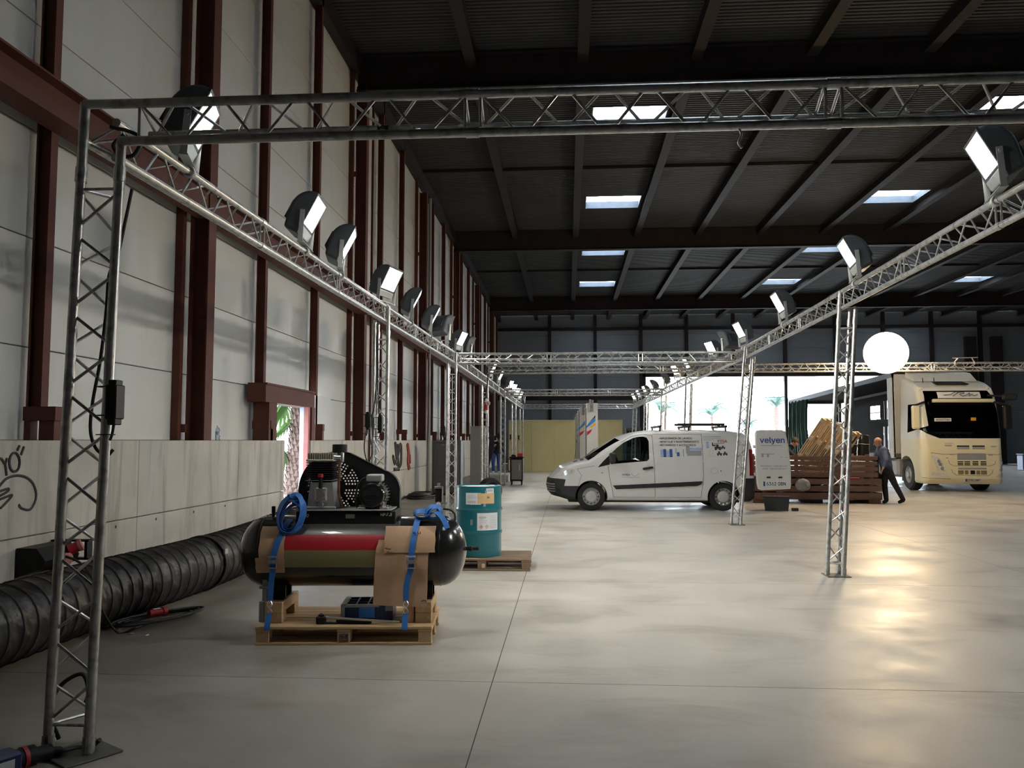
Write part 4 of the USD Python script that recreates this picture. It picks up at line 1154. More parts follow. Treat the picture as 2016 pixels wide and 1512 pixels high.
VO = np.array([(0.10, .34), (0.62, .23), (4.60, .23), (4.70, .30), (4.72, .76), (4.69, 1.45), (4.62, 1.72), (4.50, 1.80), (4.21, 1.84), (3.3, 1.86), (2.4, 1.845), (2.0, 1.79), (1.64, 1.69), (1.25, 1.45), (0.86, 1.18), (0.58, 1.11), (0.29, 1.0), (0.14, .84), (0.02, .70), (0.0, .56), (0.03, .42)])[::-1]
VW = 0.95


def van_warp(v):
    v = np.array(v)
    u, z = v[:, 0].copy(), v[:, 2].copy()
    q = np.clip(np.abs(v[:, 1]) / VW, 0, 1) ** 2
    st = lambda x, a, b: (lambda t: t * t * (3 - 2 * t))(np.clip((x - a) / (b - a), 0, 1))
    v[:, 0] += 0.20 * q * st(z, 1.02, 1.25) * (1 - st(u, 1.5, 2.1)) + 0.10 * q * (1 - st(u, 0.1, 0.6))
    v[:, 2] -= 0.045 * q * (st(z, 1.55, 1.7) + st(z, 0.8, 0.95) * (1 - st(u, 0.8, 1.1)))
    s = 1 - 0.15 * np.clip((z - 1.0) / 0.85, 0, 1) ** 1.5 - 0.03 * np.clip((0.6 - z) / 0.4, 0, 1)
    s *= 1 - 0.24 * np.clip((0.75 - u) / 0.75, 0, 1) ** 2
    s *= 1 - 0.05 * np.clip((u - 4.2) / 0.5, 0, 1) ** 2
    v[:, 1] *= s
    return v


def van_solid(t, w=0.0):
    o = VO if abs(t) < 1e-6 else grow(VO, t)
    m = pillow(o, -(VW + t), VW + t, soft(2 * VW, 0.075 + max(t, 0))).transform(XZ)
    return m.refine_to_length(0.10).warp_batch(van_warp)


v0 = van_solid(0)
arches = [prism(m3.CrossSection.circle(0.365, 40).translate((u, 0.32)), -1.2, 1.2, 'y') for u in (1.02, 4.01)]
WIN = [(1.46, 1.06), (1.46, 1.285), (1.6, 1.42), (1.77, 1.55), (1.98, 1.65), (2.10, 1.68), (2.22, 1.685), (2.30, 1.66), (2.34, 1.58), (2.34, 1.18), (2.29, 1.13)]
TRI = [(1.17, 0.985), (1.30, 1.13), (1.445, 1.27), (1.445, 1.05)]
SCR = [(0.90, 1.195), (1.25, 1.425), (1.61, 1.655), (1.80, 1.50), (1.2, 0.95)]
cavity = van_solid(-0.05) ^ mbox(0.95, 2.5, -1, 1, 0.62, 1.9)
holes_ = [prism(WIN, -1.2, 1.2, 'y'), prism(SCR, -0.80, 0.80, 'y')]
body = v0 - cavity
lining = (van_solid(-0.051) - van_solid(-0.056)) ^ mbox(0.96, 2.49, -1, 1, 0.63, 1.9)
for h in holes_:
    lining = lining - h
for h in holes_ + arches:
    body = body - h
VAN_AT, VAN_R = (-0.50, 19.66, 0), 1.2
van = thing('van', 'white delivery van with a rear door open and print on its side', 'van', VAN_AT, VAN_R)
vb = part(van, 'body', T(body), 'van_white', smooth=32)


def skin(cs, t, y0=-1.3, y1=0.0, cut=True):
    g = (van_solid_cache(t) ^ prism(cs, y0, y1, 'y')) - v0
    if cut:
        for h in arches:
            g = g - h
    return T(g)


_vs = {}
def van_solid_cache(t):
    if t not in _vs:
        _vs[t] = van_solid(t)
    return _vs[t]


part(van, 'side_window', skin(WIN, 0.004), 'window_glass')
part(van, 'side_window', T((van_solid_cache(0.004) ^ prism(WIN, 0.0, 1.3, 'y')) - v0), 'window_glass')
part(van, 'cab_lining', T(lining), 'seat_cloth', smooth=False)
part(van, 'bulkhead', cbox(2.44, 2.48, -0.80, 0.80, 0.64, 1.72, 0.005), 'seat_cloth', smooth=False)
part(van, 'quarter_panel', skin(TRI, 0.004), 'black_satin')
part(van, 'windscreen', max(skin(SCR, 0.004, -0.79, 0.79).split(only_watertight=False), key=lambda m: m.area), 'windscreen_glass')
bump_o = [(-.2, .1), (-.2, .73), (.16, .73), (.44, .71), (.40, .56), (.80, .56), (.80, .1)]
fbm = part(van, 'front_bumper', skin(bump_o, 0.012, -1.3, 1.3), 'bumper_black')
part(fbm, 'grille_bar', [T((van_solid_cache(0.02) ^ prism([(-.2, z), (-.2, z + .022), (.2, z + .022), (.2, z)], -.78, .78, 'y')) - v0) for z in (.42, .475, .53, .585)], 'cast_grey', kind='stuff')
part(fbm, 'fog_lamp', skin(m3.CrossSection.circle(0.055, 20).translate((0.28, 0.43)), 0.017), 'black_paint')
part(van, 'rear_bumper', skin([(4.42, .2), (4.42, .74), (4.9, .74), (4.9, .2)], 0.02, -1.3, 1.3), 'bumper_black')
part(van, 'rub_strip', skin([(1.51, .575), (3.53, .675), (3.50, .605), (3.42, .57), (1.58, .49)], 0.018), 'bumper_black')
hl = part(van, 'headlight', skin([(.20, .755), (.29, .83), (.415, .90), (.55, .955), (.645, .95), (.62, .84), (.45, .80)], 0.006), 'headlamp')
part(hl, 'reflector', [skin(m3.CrossSection.circle(r, 14).translate((u, z)), 0.012) for u, z, r in ((.36, .83, .03), (.48, .875, .035), (.57, .90, .028))], 'silver', kind='stuff')
part(van, 'side_repeater', skin(m3.CrossSection.circle(0.02, 14).scale((1.2, .7)).translate((1.27, .86)), 0.006), 'cast_grey')
part(van, 'tail_light', skin([(4.60, .80), (4.60, 1.40), (4.9, 1.40), (4.9, .80)], 0.006), 'tail_red', 'dark red tail light')
part(van, 'panel_gap', skin(seg_poly([(1.40, 1.03), (1.44, .75), (1.50, .45), (1.52, .31), (2.47, .31), (2.45, 1.1), (2.42, 1.72), (2.2, 1.74), (1.95, 1.69), (1.7, 1.55)], 0.009) + seg_poly([(2.50, .31), (3.5, .31), (3.56, .80), (3.545, 1.74), (2.44, 1.74)], 0.009) + seg_poly([(.72, .57), (.80, .80), (.70, .95), (1.1, 1.02)], 0.007), 0.0015), 'dark_joint', kind='stuff')
part(van, 'crease', skin(seg_poly([(2.5, 1.125), (4.1, 1.13)], 0.018), 0.004), 'van_white')
fl_ = m3.CrossSection.circle(0.085, 28).scale((1, .8)) - m3.CrossSection.circle(0.079, 28).scale((1, .8))
part(van, 'fuel_flap', skin(fl_.translate((3.80, .91)), 0.0015), 'grey_print')
part(van, 'lock', skin(m3.CrossSection.circle(0.012, 10).translate((3.95, .91)), 0.004), 'dark_print')
hn = part(van, 'door_handle', skin(m3.CrossSection.hull_points(np.vstack([m3_circ((2.21, .955), .05), m3_circ((2.40, .985), .055)])), 0.03), 'bumper_black')
rc = m3.CrossSection.circle(0.06, 24) - m3.CrossSection.circle(0.054, 24)
part(hn, 'handle_recess', skin(rc.translate((2.31, .97)), 0.0015), 'grey_print')
mr = part(van, 'wing_mirror', mv(rbox(-0.07, 0.07, -0.09, 0.09, -0.12, 0.12, 0.045), (1.50, -1.02, 1.20)), 'bumper_black')
part(mr, 'mirror_arm', cyl((1.50, -0.97, 1.09), (1.50, -0.85, 1.07), 0.03, 10), 'bumper_black')
part(van, 'wiper', tube([(0.92, -0.60, 1.235), (1.1, -0.2, 1.37), (1.16, 0.1, 1.40)], 0.009, 6), 'bumper_black')
part(van, 'bonnet_vent', [T((van_solid_cache(0.006) ^ prism([(a, .9), (a, 1.4), (b, 1.4), (b, .9)], y0, y1, 'y')) - v0) for a, b, y0, y1 in ((.62, .72, -.62, -.40), (.78, .86, -.62, -.3))], 'bumper_black', kind='stuff')
part(van, 'aerial', tube(smoothpath([(0.66, 0.1, 1.13), (0.70, 0.1, 1.3), (0.72, 0.1, 1.62)], 4), 0.006, 6), 'bumper_black')
sd_ = cat([cyl((u, y, z), (u, y, 1.93), 0.022, 8) for u in (2.62, 3.28, 4.12) for y, z in ((-0.70, 1.80), (0.70, 1.80))])
rk = part(van, 'roof_rack', cat([sd_] + [cbox(u - 0.03, u + 0.03, -0.78, 0.78, 1.895, 1.945, 0.006) for u in (2.62, 3.28, 4.12)]), 'bumper_black')
part(rk, 'ladder_rail', cbox(3.08, 4.16, -0.42, -0.34, 1.946, 2.0, 0.006), 'bumper_black')
part(rk, 'ladder_rail', cbox(3.08, 4.16, 0.02, 0.10, 1.946, 2.0, 0.006), 'bumper_black')
part(rk, 'ladder_rung', [box(u - 0.015, u + 0.015, -0.34, 0.02, 1.945, 1.965) for u in np.arange(3.2, 4.15, 0.26)], 'bumper_black', kind='stuff')
for u in (1.9,):
    for y in (-0.42, 0.42):
        st_ = part(van, 'seat', cat([rbox(u - 0.05, u + 0.45, y - 0.24, y + 0.24, 0.66, 0.80, 0.05), mv(rbox(-0.07, 0.07, -0.23, 0.23, 0, 0.60, 0.06), (u + 0.42, y, 0.76), ry=10), mv(rbox(-0.05, 0.05, -0.12, 0.12, 0, 0.17, 0.04), (u + 0.53, y, 1.36), ry=10)]), 'seat_cloth')
part(van, 'steering_wheel', mv(torus(0.17, 0.015, 24, 8, 'x'), (1.66, -0.42, 1.12), ry=-25), 'bumper_black')
part(van, 'dashboard', cbox(1.0, 1.45, -0.72, 0.72, 0.65, 1.05, 0.06), 'bumper_black')


def make_wheel(u, y, s):
    tp = [(0.20, -.1), (0.29, -.105), (0.312, -.09), (0.32, -.05), (0.32, .05), (0.312, .09), (0.29, .105), (0.20, .1), (0.20, -.1)]
    wh = part(van, 'wheel', lathe(tp, 40, 'y', (u, y, 0.32)), 'tyre', smooth=40)
    yo = y + s * 0.07
    disc = m3.Manifold.cylinder(0.02, 0.205, 0.205, 40)
    for k in range(12):
        a = 2 * PI * k / 12
        disc = disc - m3.Manifold.cylinder(0.1, 0.016, 0.016, 10).translate((0.165 * math.cos(a), 0.165 * math.sin(a), -0.04))
    d = T(disc)
    d = mv(d, (u, yo + (0.02 if s < 0 else 0), 0.32), rx=90)
    part(wh, 'rim', cat([d, lathe([(0.2, -.1), (0.215, -.1), (0.215, .1), (0.2, .1), (0.2, -.1)], 40, 'y', (u, y, 0.32))]), 'wheel_steel')
    part(wh, 'hub_cap', lathe([(0, -0.045), (0.09, -0.042), (0.118, -0.03), (0.128, 0.0), (0, 0.0)] if s < 0 else [(0, 0.045), (0.09, 0.042), (0.118, 0.03), (0.128, 0.0), (0, 0.0)], 32, 'y', (u, yo + s * 0.002, 0.32)), 'lift_grey', 'pale hub cap', smooth=35)
    part(van, 'wheel_arch', lathe([(0.355, -.12), (0.364, -.12), (0.364, .14), (0.355, .14), (0.355, -.12)], 30, 'y', (u, y, 0.32), (-96, 96)), 'bumper_black')


for u in (1.02, 4.01):
    make_wheel(u, -0.80, -1)
    make_wheel(u, 0.80, 1)
part(van, 'underbody', cbox(0.5, 4.5, -0.60, 0.60, 0.17, 0.27, 0.02), 'dark_joint')


def print_on(m, t=0.0022):
    """Presses flat lettering (in x, z, facing -y) against the van's side."""
    m = T(m).copy()
    v = m.vertices
    w = van_warp(np.column_stack([v[:, 0], np.full(len(v), -(VW + t)), v[:, 2]]))
    rel = v[:, 1]
    m.vertices = np.column_stack([v[:, 0], w[:, 1] + rel, v[:, 2]])
    return m


def line(u0, u1, z, h):
    return box(u0, u1, -0.001, 0.001, z, z + h)


for k, s in enumerate(('-MAQUINARIA DE LAVADO', '-MONTAJE Y MANTENIMIENTO', '-RECAMBIOS Y ACCESORIOS')):
    part(van, 'lettering', print_on(text(s, 0.044, (2.56, 0, 1.625 - 0.078 * k), depth=0.001, bold=True, width=(0.77, 0.92, 0.85)[k])), 'dark_print', f'dark lettering, line {k + 1} on the van side', smooth=False)
pics = [('pale_blue_print', 2.60, 2.66, 1.22, 1.39), ('blue_print', 2.665, 2.73, 1.22, 1.40), ('pale_blue_print', 2.74, 2.80, 1.22, 1.37), ('blue_print', 2.805, 2.87, 1.22, 1.40), ('pale_blue_print', 2.93, 2.97, 1.30, 1.42), ('blue_print', 2.97, 3.03, 1.24, 1.33), ('grey_print', 3.11, 3.13, 1.23, 1.40),
        ('grey_print', 3.18, 3.26, 1.30, 1.47), ('pale_blue_print', 3.26, 3.54, 1.38, 1.43), ('grey_print', 3.20, 3.53, 1.25, 1.37), ('pale_blue_print', 3.64, 3.70, 1.42, 1.57), ('dark_print', 3.78, 3.85, 1.47, 1.50), ('dark_print', 3.775, 3.80, 1.47, 1.55)]
for m_, a, b, z0, z1 in pics:
    part(van, 'decal', print_on(box(a, b, -0.001, 0.001, z0, z1)), m_, smooth=False)
for k, (z, b) in enumerate(((1.68, 3.98), (1.645, 3.98), (1.61, 3.82))):
    part(van, 'decal', print_on(line(3.57, b, z, 0.009)), 'grey_print', smooth=False)
part(van, 'lettering', print_on(text('FISA', 0.062, (3.90, 0, 1.55), depth=0.001, bold=True, width=0.22)), 'red_print', 'red lettering on the van side', smooth=False)
part(van, 'decal', print_on(line(3.82, 4.05, 1.525, 0.009)), 'dark_print', smooth=False)
for cx, cz, sc in ((3.90, 1.44, 1.3), (4.02, 1.44, .8), (3.93, 1.30, 1.0), (4.06, 1.30, .9)):
    part(van, 'decal', print_on(cat([box(cx - .055 * sc, cx + .055 * sc, -.001, .001, cz - .025 * sc, cz + .012 * sc), box(cx - .03 * sc, cx + .015 * sc, -.001, .001, cz + .012 * sc, cz + .05 * sc)] + [T(prism(m3.CrossSection.circle(.02 * sc, 12).translate((cx + d * sc, cz - .03 * sc)), -.001, .001, 'y')) for d in (-.035, .035)])), 'dark_print', 'small dark machine picture', smooth=False)
for a, z in ((3.70, 1.25), (3.78, 1.25)):
    part(van, 'decal', print_on(cat([line(a, a + .05, z, .004), line(a, a + .05, z + .12, .004), box(a, a + .004, -.001, .001, z, z + .12)])), 'grey_print', smooth=False)
part(van, 'lettering', print_on(cat([text('ENTRECK', 0.036, (1.72, 0, 0.80), depth=0.001, bold=True, width=0.18)])), 'blue_print', 'small blue lettering on the front door', smooth=False)
part(van, 'decal', print_on(cat([line(1.72, 2.12, .755, .008), tube(smoothpath([(1.93, 0, .85), (1.98, 0, .80), (2.04, 0, .80), (2.11, 0, .855)], 5), .004, 5)])), 'grey_print', smooth=False)

# the open rear door, hinged on the near rear corner, its outside toward the viewer
DX = 4.72
dz = [(0.13, .47), (0.78, .50), (0.80, .60), (0.80, 1.05), (0.765, 1.45), (0.70, 1.80), (0.62, 1.835), (0.06, 1.83), (0.02, 1.76), (0.02, 1.05), (0.03, .62), (0.06, .50)]
do = np.array(dz) + [DX + 0.01, 0]
dpm = pillow(do[::-1] if False else do, -0.05, 0.05, soft(0.10, 0.025)).transform(XZ).refine_to_length(0.1).translate((0, -0.86, 0))
rd = part(van, 'rear_door', T(dpm), 'van_white', 'open rear door with blue lettering and a number plate')
yd = -0.9115
part(rd, 'lettering', text('velyen', 0.125, (DX + 0.12, yd, 1.545), depth=0.002, bold=True, width=0.56), 'blue_print', 'large dark blue lettering', smooth=False)
part(rd, 'number_plate', box(DX + 0.18, DX + 0.72, yd - 0.004, yd + 0.02, 0.565, 0.675), 'white_print', smooth=False)
part(rd, 'plate_text', text('6362 GBN', 0.075, (DX + 0.245, yd - 0.0045, 0.583), depth=0.002, bold=True, width=0.44), 'dark_print', smooth=False)
part(rd, 'plate_band', box(DX + 0.183, DX + 0.225, yd - 0.006, yd, 0.568, 0.672), 'blue_print', smooth=False)
part(rd, 'door_print', cat([box(DX + .14, DX + .62, yd - .001, yd + .001, 1.475, 1.487), box(DX + .14, DX + .44, yd - .001, yd + .001, 1.285, 1.30), box(DX + .16, DX + .20, yd - .001, yd + .001, 1.22, 1.29), box(DX + .28, DX + .32, yd - .001, yd + .001, 1.22, 1.29), box(DX + .58, DX + .63, yd - .001, yd + .001, 1.215, 1.225), box(DX + .69, DX + .73, yd - .001, yd + .001, 1.21, 1.22)]), 'grey_print', kind='stuff', smooth=False)
part(rd, 'lettering', cat([text('Recambios-2@gmail.com', 0.036, (DX + 0.13, yd, 1.005), depth=0.001, bold=True, width=0.60), text('parts-2@hotmail.com', 0.036, (DX + 0.17, yd, 0.945), depth=0.001, bold=True, width=0.54)]), 'grey_print', 'two lines of small grey lettering', smooth=False)
part(rd, 'plate_lamp', [cbox(DX + a, DX + a + 0.085, yd - 0.012, yd + 0.02, 0.745, 0.78, 0.004) for a in (0.26, 0.52)], 'bumper_black', kind='stuff')
part(rd, 'hinge', [cbox(DX - 0.02, DX + 0.05, -0.90, -0.84, z, z + 0.07, 0.006) for z in (0.80, 1.42)], 'van_white', kind='stuff')

# ================================================================ lorry: tractor and trailer
TRUCK_AT = (11.0, 26.1, 0)
tr = thing('lorry_tractor', 'cream and white lorry tractor with a dark windscreen, facing the viewer', 'lorry', TRUCK_AT)
TO = np.array([(0.10, .25), (0.0, .42), (0.0, 1.30), (0.04, 1.62), (0.34, 3.0), (0.50, 3.26), (0.9, 3.46), (1.70, 3.66), (1.75, 3.5), (1.75, .95), (1.72, .30), (0.6, .25)])
TW = 2.46


def truck_warp(v):
    v = np.array(v)                       # x across, y back, z up
    s = 1 - 0.10 * np.clip((0.35 - v[:, 1]) / 0.35, 0, 1) ** 2 - 0.04 * np.clip((v[:, 2] - 1.7) / 1.8, 0, 1)
    v[:, 0] = TW / 2 + (v[:, 0] - TW / 2) * s
    return v


YZ = np.array([[0, 0, 1, 0], [1, 0, 0, 0], [0, 1, 0, 0]], float)


def truck_solid(t):
    o = TO if t == 0 else grow(TO, t)
    return pillow(o, -t, TW + t, soft(TW, 0.12 + t)).transform(YZ).refine_to_length(0.16).warp_batch(truck_warp)


_ts = {}
def tskin(cs, t, y0=-0.5, y1=0.75):
    if t not in _ts:
        _ts[t] = truck_solid(t)
    return T((_ts[t] ^ prism(cs, y0, y1, 'y')) - t0)


t0 = truck_solid(0)
arch_t = prism(m3.CrossSection.circle(0.60, 40).translate((1.25, 0.50)), -0.2, 0.62, 'x') + prism(m3.CrossSection.circle(0.60, 40).translate((1.25, 0.50)), 1.86, 2.7, 'x') + mbox(-0.2, 0.55, 1.2, 2.0, 0.1, 0.98) + mbox(1.9, 2.7, 1.2, 2.0, 0.1, 0.98)
tc_ = t0 - arch_t
low = tc_ ^ mbox(-1, 4, -1, 4, -1, 1.66)
hi = tc_ ^ mbox(-1, 4, -1, 4, 1.66, 5)
part(tr, 'lower_cab', T(low), 'truck_warm_lit', smooth=32)
part(tr, 'upper_cab', T(hi), 'truck_white', smooth=32)


def F(*pts):
    """Front-view drawing units (counted from the top left) to metres across and up."""
    return [((a - 410) / 356.0, 3.911 - b / 356.0) for a, b in pts]


def Fb(x0, y0, x1, y1):
    return F((x0, y1), (x1, y1), (x1, y0), (x0, y0))


sc = part(tr, 'windscreen', tskin(F((600, 800), (1260, 800), (1292, 740), (1290, 600), (1225, 330), (1195, 265), (495, 265), (490, 420), (500, 660), (400, 690), (470, 745)), 0.006), 'screen_glass')
part(tr, 'screen_backing', tskin(F((605, 795), (1255, 795), (1286, 735), (1284, 600), (1220, 335), (1190, 270), (500, 270), (497, 420), (506, 665), (410, 692), (475, 740)), 0.003), 'black_satin')
part(tr, 'sign_board', tskin(Fb(640, 280, 1105, 352), 0.02), 'white_print', 'white sign board with flowing script')
scr = F((690, 325), (760, 318), (815, 292), (850, 290), (828, 312), (790, 338), (850, 300), (905, 292), (915, 305), (868, 316), (900, 335), (950, 318), (975, 300), (965, 335), (1000, 315), (1015, 332), (1060, 318))
part(tr, 'script', tube(np.array([(x, 0.245 - (3.911 - 315 / 356 - z) * 0.22, z + 0.02) for x, z in smoothpath(scr, 4)]), 0.010, 5), 'dark_print', 'flowing dark script')
part(tr, 'sun_visor', mv(cbox(0.40, 2.24, 0.0, 0.10, -0.05, 0.055, 0.015), (0.0, 0.10, 2.845), rx=-12), 'truck_warm_lit')
part(tr, 'name_card', cbox(0.41, 0.92, 0.06, 0.075, 2.19, 2.295, 0.003), 'paper', 'white card behind the windscreen', smooth=False)
part(tr, 'card_text', text('MODESTINO', 0.055, (0.45, 0.059, 2.215), depth=0.002, bold=True, width=0.43), 'dark_print', smooth=False)
part(tr, 'small_card', cbox(1.50, 1.66, 0.05, 0.065, 2.21, 2.31, 0.003), 'stripe_yellow', smooth=False)
part(tr, 'mesh_panel', tskin(Fb(775, 965, 1080, 1035), 0.012), 'cast_grey')
for x0, x1 in ((778, 908), (942, 1072)):
    part(tr, 'air_slot', tskin(Fb(x0, 878, x1, 898), 0.008), 'dark_print')
    part(tr, 'mesh_panel', tskin(Fb(x0, 905, x1, 920), 0.008), 'cast_grey')
for y0 in (1050, 1068, 1084):
    for x0 in (776, 848, 935, 1020):
        part(tr, 'grille_slot', tskin(Fb(x0, y0, x0 + 60, y0 + 11), 0.008), 'dark_print')
part(tr, 'mesh_panel', tskin(Fb(780, 1122, 1082, 1140), 0.008), 'cast_grey')
for y0 in (1154, 1169, 1184):
    for x0, x1 in ((778, 836), (850, 886), (972, 1010), (1020, 1082)):
        part(tr, 'grille_slot', tskin(Fb(x0, y0, x1, y0 + 9), 0.008), 'dark_print')
part(tr, 'radar_cover', tskin(Fb(910, 1152, 956, 1194), 0.012), 'black_satin')
part(tr, 'panel_gap', tskin(seg_poly(F((495, 958), (620, 975), (770, 975)), .012) + seg_poly(F((1085, 975), (1200, 980), (1290, 965)), .012) + seg_poly(F((680, 1040), (690, 1080), (740, 1105), (1120, 1105), (1175, 1080), (1180, 1045)), .010) + seg_poly(F((710, 1140), (720, 1175), (760, 1205), (1100, 1210), (1140, 1180), (1145, 1145)), .010) + seg_poly(F((420, 1235), (700, 1245)), .010), 0.003), 'dark_joint', kind='stuff')
for m_, s in ((0, ((492, 985), (575, 1010), (630, 1090), (660, 1168), (555, 1145), (532, 1060))), (1, ((1292, 1000), (1262, 1040), (1225, 1110), (1205, 1170), (1290, 1150)))):
    h = part(tr, 'headlight', tskin(F(*s), 0.012), 'headlamp')
    part(h, 'lamp_ring', [tskin(m3.CrossSection.circle(0.055, 16).translate(p), 0.020) for p in (F((575, 1050), (590, 1085), (610, 1130)) if m_ == 0 else F((1262, 1070), (1250, 1110), (1238, 1145)))], 'silver', kind='stuff')
for s in (((515, 1168), (668, 1188), (678, 1218), (520, 1208), (480, 1195)), ((1192, 1198), (1295, 1180), (1295, 1225), (1182, 1226))):
    part(tr, 'fog_lamp', tskin(F(*s), 0.010), 'headlamp')
part(tr, 'number_plate', tskin(Fb(848, 1242, 1020, 1276), 0.012), 'white_print')
px, pz = F((880, 1270))[0]
part(tr, 'plate_text', text('2790 JWY', 0.062, (px - 0.02, -0.014, pz), depth=0.002, bold=True, width=0.37), 'dark_print', smooth=False)
px, pz = F((850, 1274))[0]
part(tr, 'plate_band', box(px, px + 0.05, -0.015, -0.006, pz, pz + 0.085), 'blue_print', smooth=False)
part(tr, 'badge', [tskin(Fb(650, 872, 722, 888), 0.005), tskin(Fb(652, 853, 740, 859), 0.005), tskin(Fb(1138, 882, 1200, 896), 0.005), tskin(Fb(655, 1010, 680, 1020), 0.005), tskin(Fb(695, 975, 740, 983), 0.01), tskin(Fb(1105, 980, 1150, 990), 0.01)], 'grey_print', kind='stuff')
part(tr, 'roof_hatch', mv(cbox(0.75, 1.75, 0, 0.55, 0, 0.03, 0.01), (0, 0.62, 3.37), rx=13), 'black_satin')
part(tr, 'roof_deflector', T(m3.Manifold.hull_points(np.array([(x, y, z) for x in (0.25, 2.2) for y, z in ((1.0, 3.50), (1.75, 3.64), (1.75, 3.86), (1.45, 3.80))]))), 'truck_white', smooth=False)
part(tr, 'roof_lamp', [cbox(x, x + 0.09, 0.42, 0.5, 3.22, 3.29, 0.01) for x in (0.15, 2.2)], 'headlamp', kind='stuff')
part(tr, 'aerial', [cyl((x, 0.9, 3.45), (x, 0.9, 3.62), 0.012, 6) for x in (0.45, 0.80)], 'black_satin', kind='stuff')
part(tr, 'side_window', T((truck_solid(0.006) ^ prism([(0.30, 1.95), (0.42, 2.75), (1.05, 2.75), (1.10, 1.85)], -0.5, 0.4, 'x')) - t0), 'screen_glass')
for s, x in ((-1, -0.17), (1, 2.58)):
    mm = part(tr, 'wing_mirror', cbox(x - 0.12, x + 0.12, -0.05, 0.09, 1.95, 2.68, 0.04), 'truck_warm_lit' if s < 0 else 'black_satin', 'tall wing mirror housing')
    part(mm, 'mirror_glass', box(x - 0.10, x + 0.10, 0.09, 0.094, 2.0, 2.63), 'lamp_glass_dark', smooth=False)
    part(mm, 'mirror_arm', cyl((x + 0.02, 0.0, 2.70), (x - s * 0.35, 0.22, 2.80), 0.035, 8), 'black_satin')
part(tr, 'near_mirror', mv(rbox(-0.2, 0.2, -0.08, 0.08, -0.10, 0.10, 0.06), (2.52, -0.28, 2.93), rz=-20), 'black_satin')
part(tr, 'near_mirror_arm', cyl((2.40, -0.22, 2.95), (2.10, 0.20, 3.0), 0.03, 8), 'black_satin')


def lorry_wheel(t, x, y, r, w, s):
    wh = part(t, 'wheel', lathe([(0.28, -w / 2), (r - 0.05, -w / 2), (r, -w / 2 + 0.05), (r, w / 2 - 0.05), (r - 0.05, w / 2), (0.28, w / 2), (0.28, -w / 2)], 40, 'x', (x, y, r)), 'tyre', smooth=40)
    xo = x + s * (w / 2 - 0.05)
    part(wh, 'rim', cat([lathe([(0, s * 0.02), (0.10, s * 0.03), (0.13, 0), (0.22, -s * 0.03), (0.28, s * 0.03), (0.285, -s * 0.06), (0, -s * 0.06)], 32, 'x', (xo, y, r)), cyl((xo, y, r), (xo + s * 0.07, y, r), 0.10, 16)]), 'wheel_steel', smooth=35)


for s, x in ((-1, 0.20), (1, 2.26)):
    lorry_wheel(tr, x, 1.25, 0.50, 0.32, s)
    lorry_wheel(tr, x, 4.6, 0.50, 0.42, s)
    part(tr, 'side_tank', cbox(x - 0.2, x + 0.32 if s < 0 else x + 0.2, 2.0, 2.75, 0.38, 0.98, 0.08), 'cast_grey')
    part(tr, 'side_tank', cbox(x - 0.2, x + 0.32 if s < 0 else x + 0.2, 2.85, 3.7, 0.38, 0.98, 0.08), 'lift_dark')
part(tr, 'chassis', cat([cbox(0.75, 0.85, 0.3, 5.3, 0.55, 0.85, 0.01), cbox(1.6, 1.7, 0.3, 5.3, 0.55, 0.85, 0.01), cbox(0.3, 2.2, 0.3, 1.7, 0.32, 0.45, 0.02)]), 'black_satin')

tl = thing('lorry_trailer', 'dark open-sided lorry trailer behind the white cab', 'trailer', (10.95, 28.2, 0))
L_ = 12.8
rz = lambda y: 3.86 - 0.32 * (y / L_)
part(tl, 'load_floor', cbox(0, 2.46, 0, L_, 1.02, 1.16, 0.01), 'trailer_frame', smooth=False)
part(tl, 'front_wall', cbox(0, 2.46, 0, 0.08, 1.16, 3.86, 0.01), 'lift_grey', 'pale grey front wall', smooth=False)
part(tl, 'front_pillar', cbox(-0.02, 0.06, 0.0, 0.40, 1.0, 3.84, 0.01), 'lift_grey', 'pale grey corner pillar', smooth=False)


def slab_yz(x0, x1, pts):
    return T(prism(pts, x0, x1, 'x'))


part(tl, 'roof', slab_yz(-0.02, 2.48, [(0, rz(0) - 0.03), (L_, rz(L_) - 0.03), (L_, rz(L_) + 0.02), (0, rz(0) + 0.02)]), 'trailer_dark', smooth=False)
part(tl, 'roof_rail', slab_yz(-0.03, 0.06, [(0, rz(0) - 0.14), (L_, rz(L_) - 0.14), (L_, rz(L_) + 0.025), (0, rz(0) + 0.025)]), 'trailer_frame', smooth=False)
part(tl, 'roof_rail', slab_yz(2.40, 2.49, [(0, rz(0) - 0.14), (L_, rz(L_) - 0.14), (L_, rz(L_) + 0.025), (0, rz(0) + 0.025)]), 'trailer_frame', smooth=False)
far_c = m3.Manifold.cube((0.03, 11.4, 2.45)).translate((2.42, 0.1, 1.16)) - m3.Manifold.cube((0.2, 0.85, 0.96)).translate((2.35, 6.5, 1.22)) - m3.Manifold.cube((0.2, 0.85, 0.78)).translate((2.35, 6.4, 2.48)) - m3.Manifold.cube((0.2, 1.2, 0.6)).translate((2.35, 7.6, 2.5))
part(tl, 'side_curtain', T(far_c), 'trailer_dark', 'dark far curtain with gaps', smooth=False)
for y in (4.0, 11.5, L_ - 0.08):
    part(tl, 'side_post', cbox(2.36, 2.44, y, y + 0.08, 1.16, rz(y) - 0.1, 0.005), 'trailer_frame', smooth=False)
part(tl, 'side_board', cbox(2.40, 2.44, 11.5, L_, 2.05, 2.15, 0.005), 'trailer_frame', smooth=False)
part(tl, 'gap_bar', [box(2.43, 2.46, 6.9, 6.94, 1.22, 3.26), box(2.43, 2.46, 7.6, 8.8, 2.78, 2.82)], 'trailer_frame', smooth=False, kind='stuff')
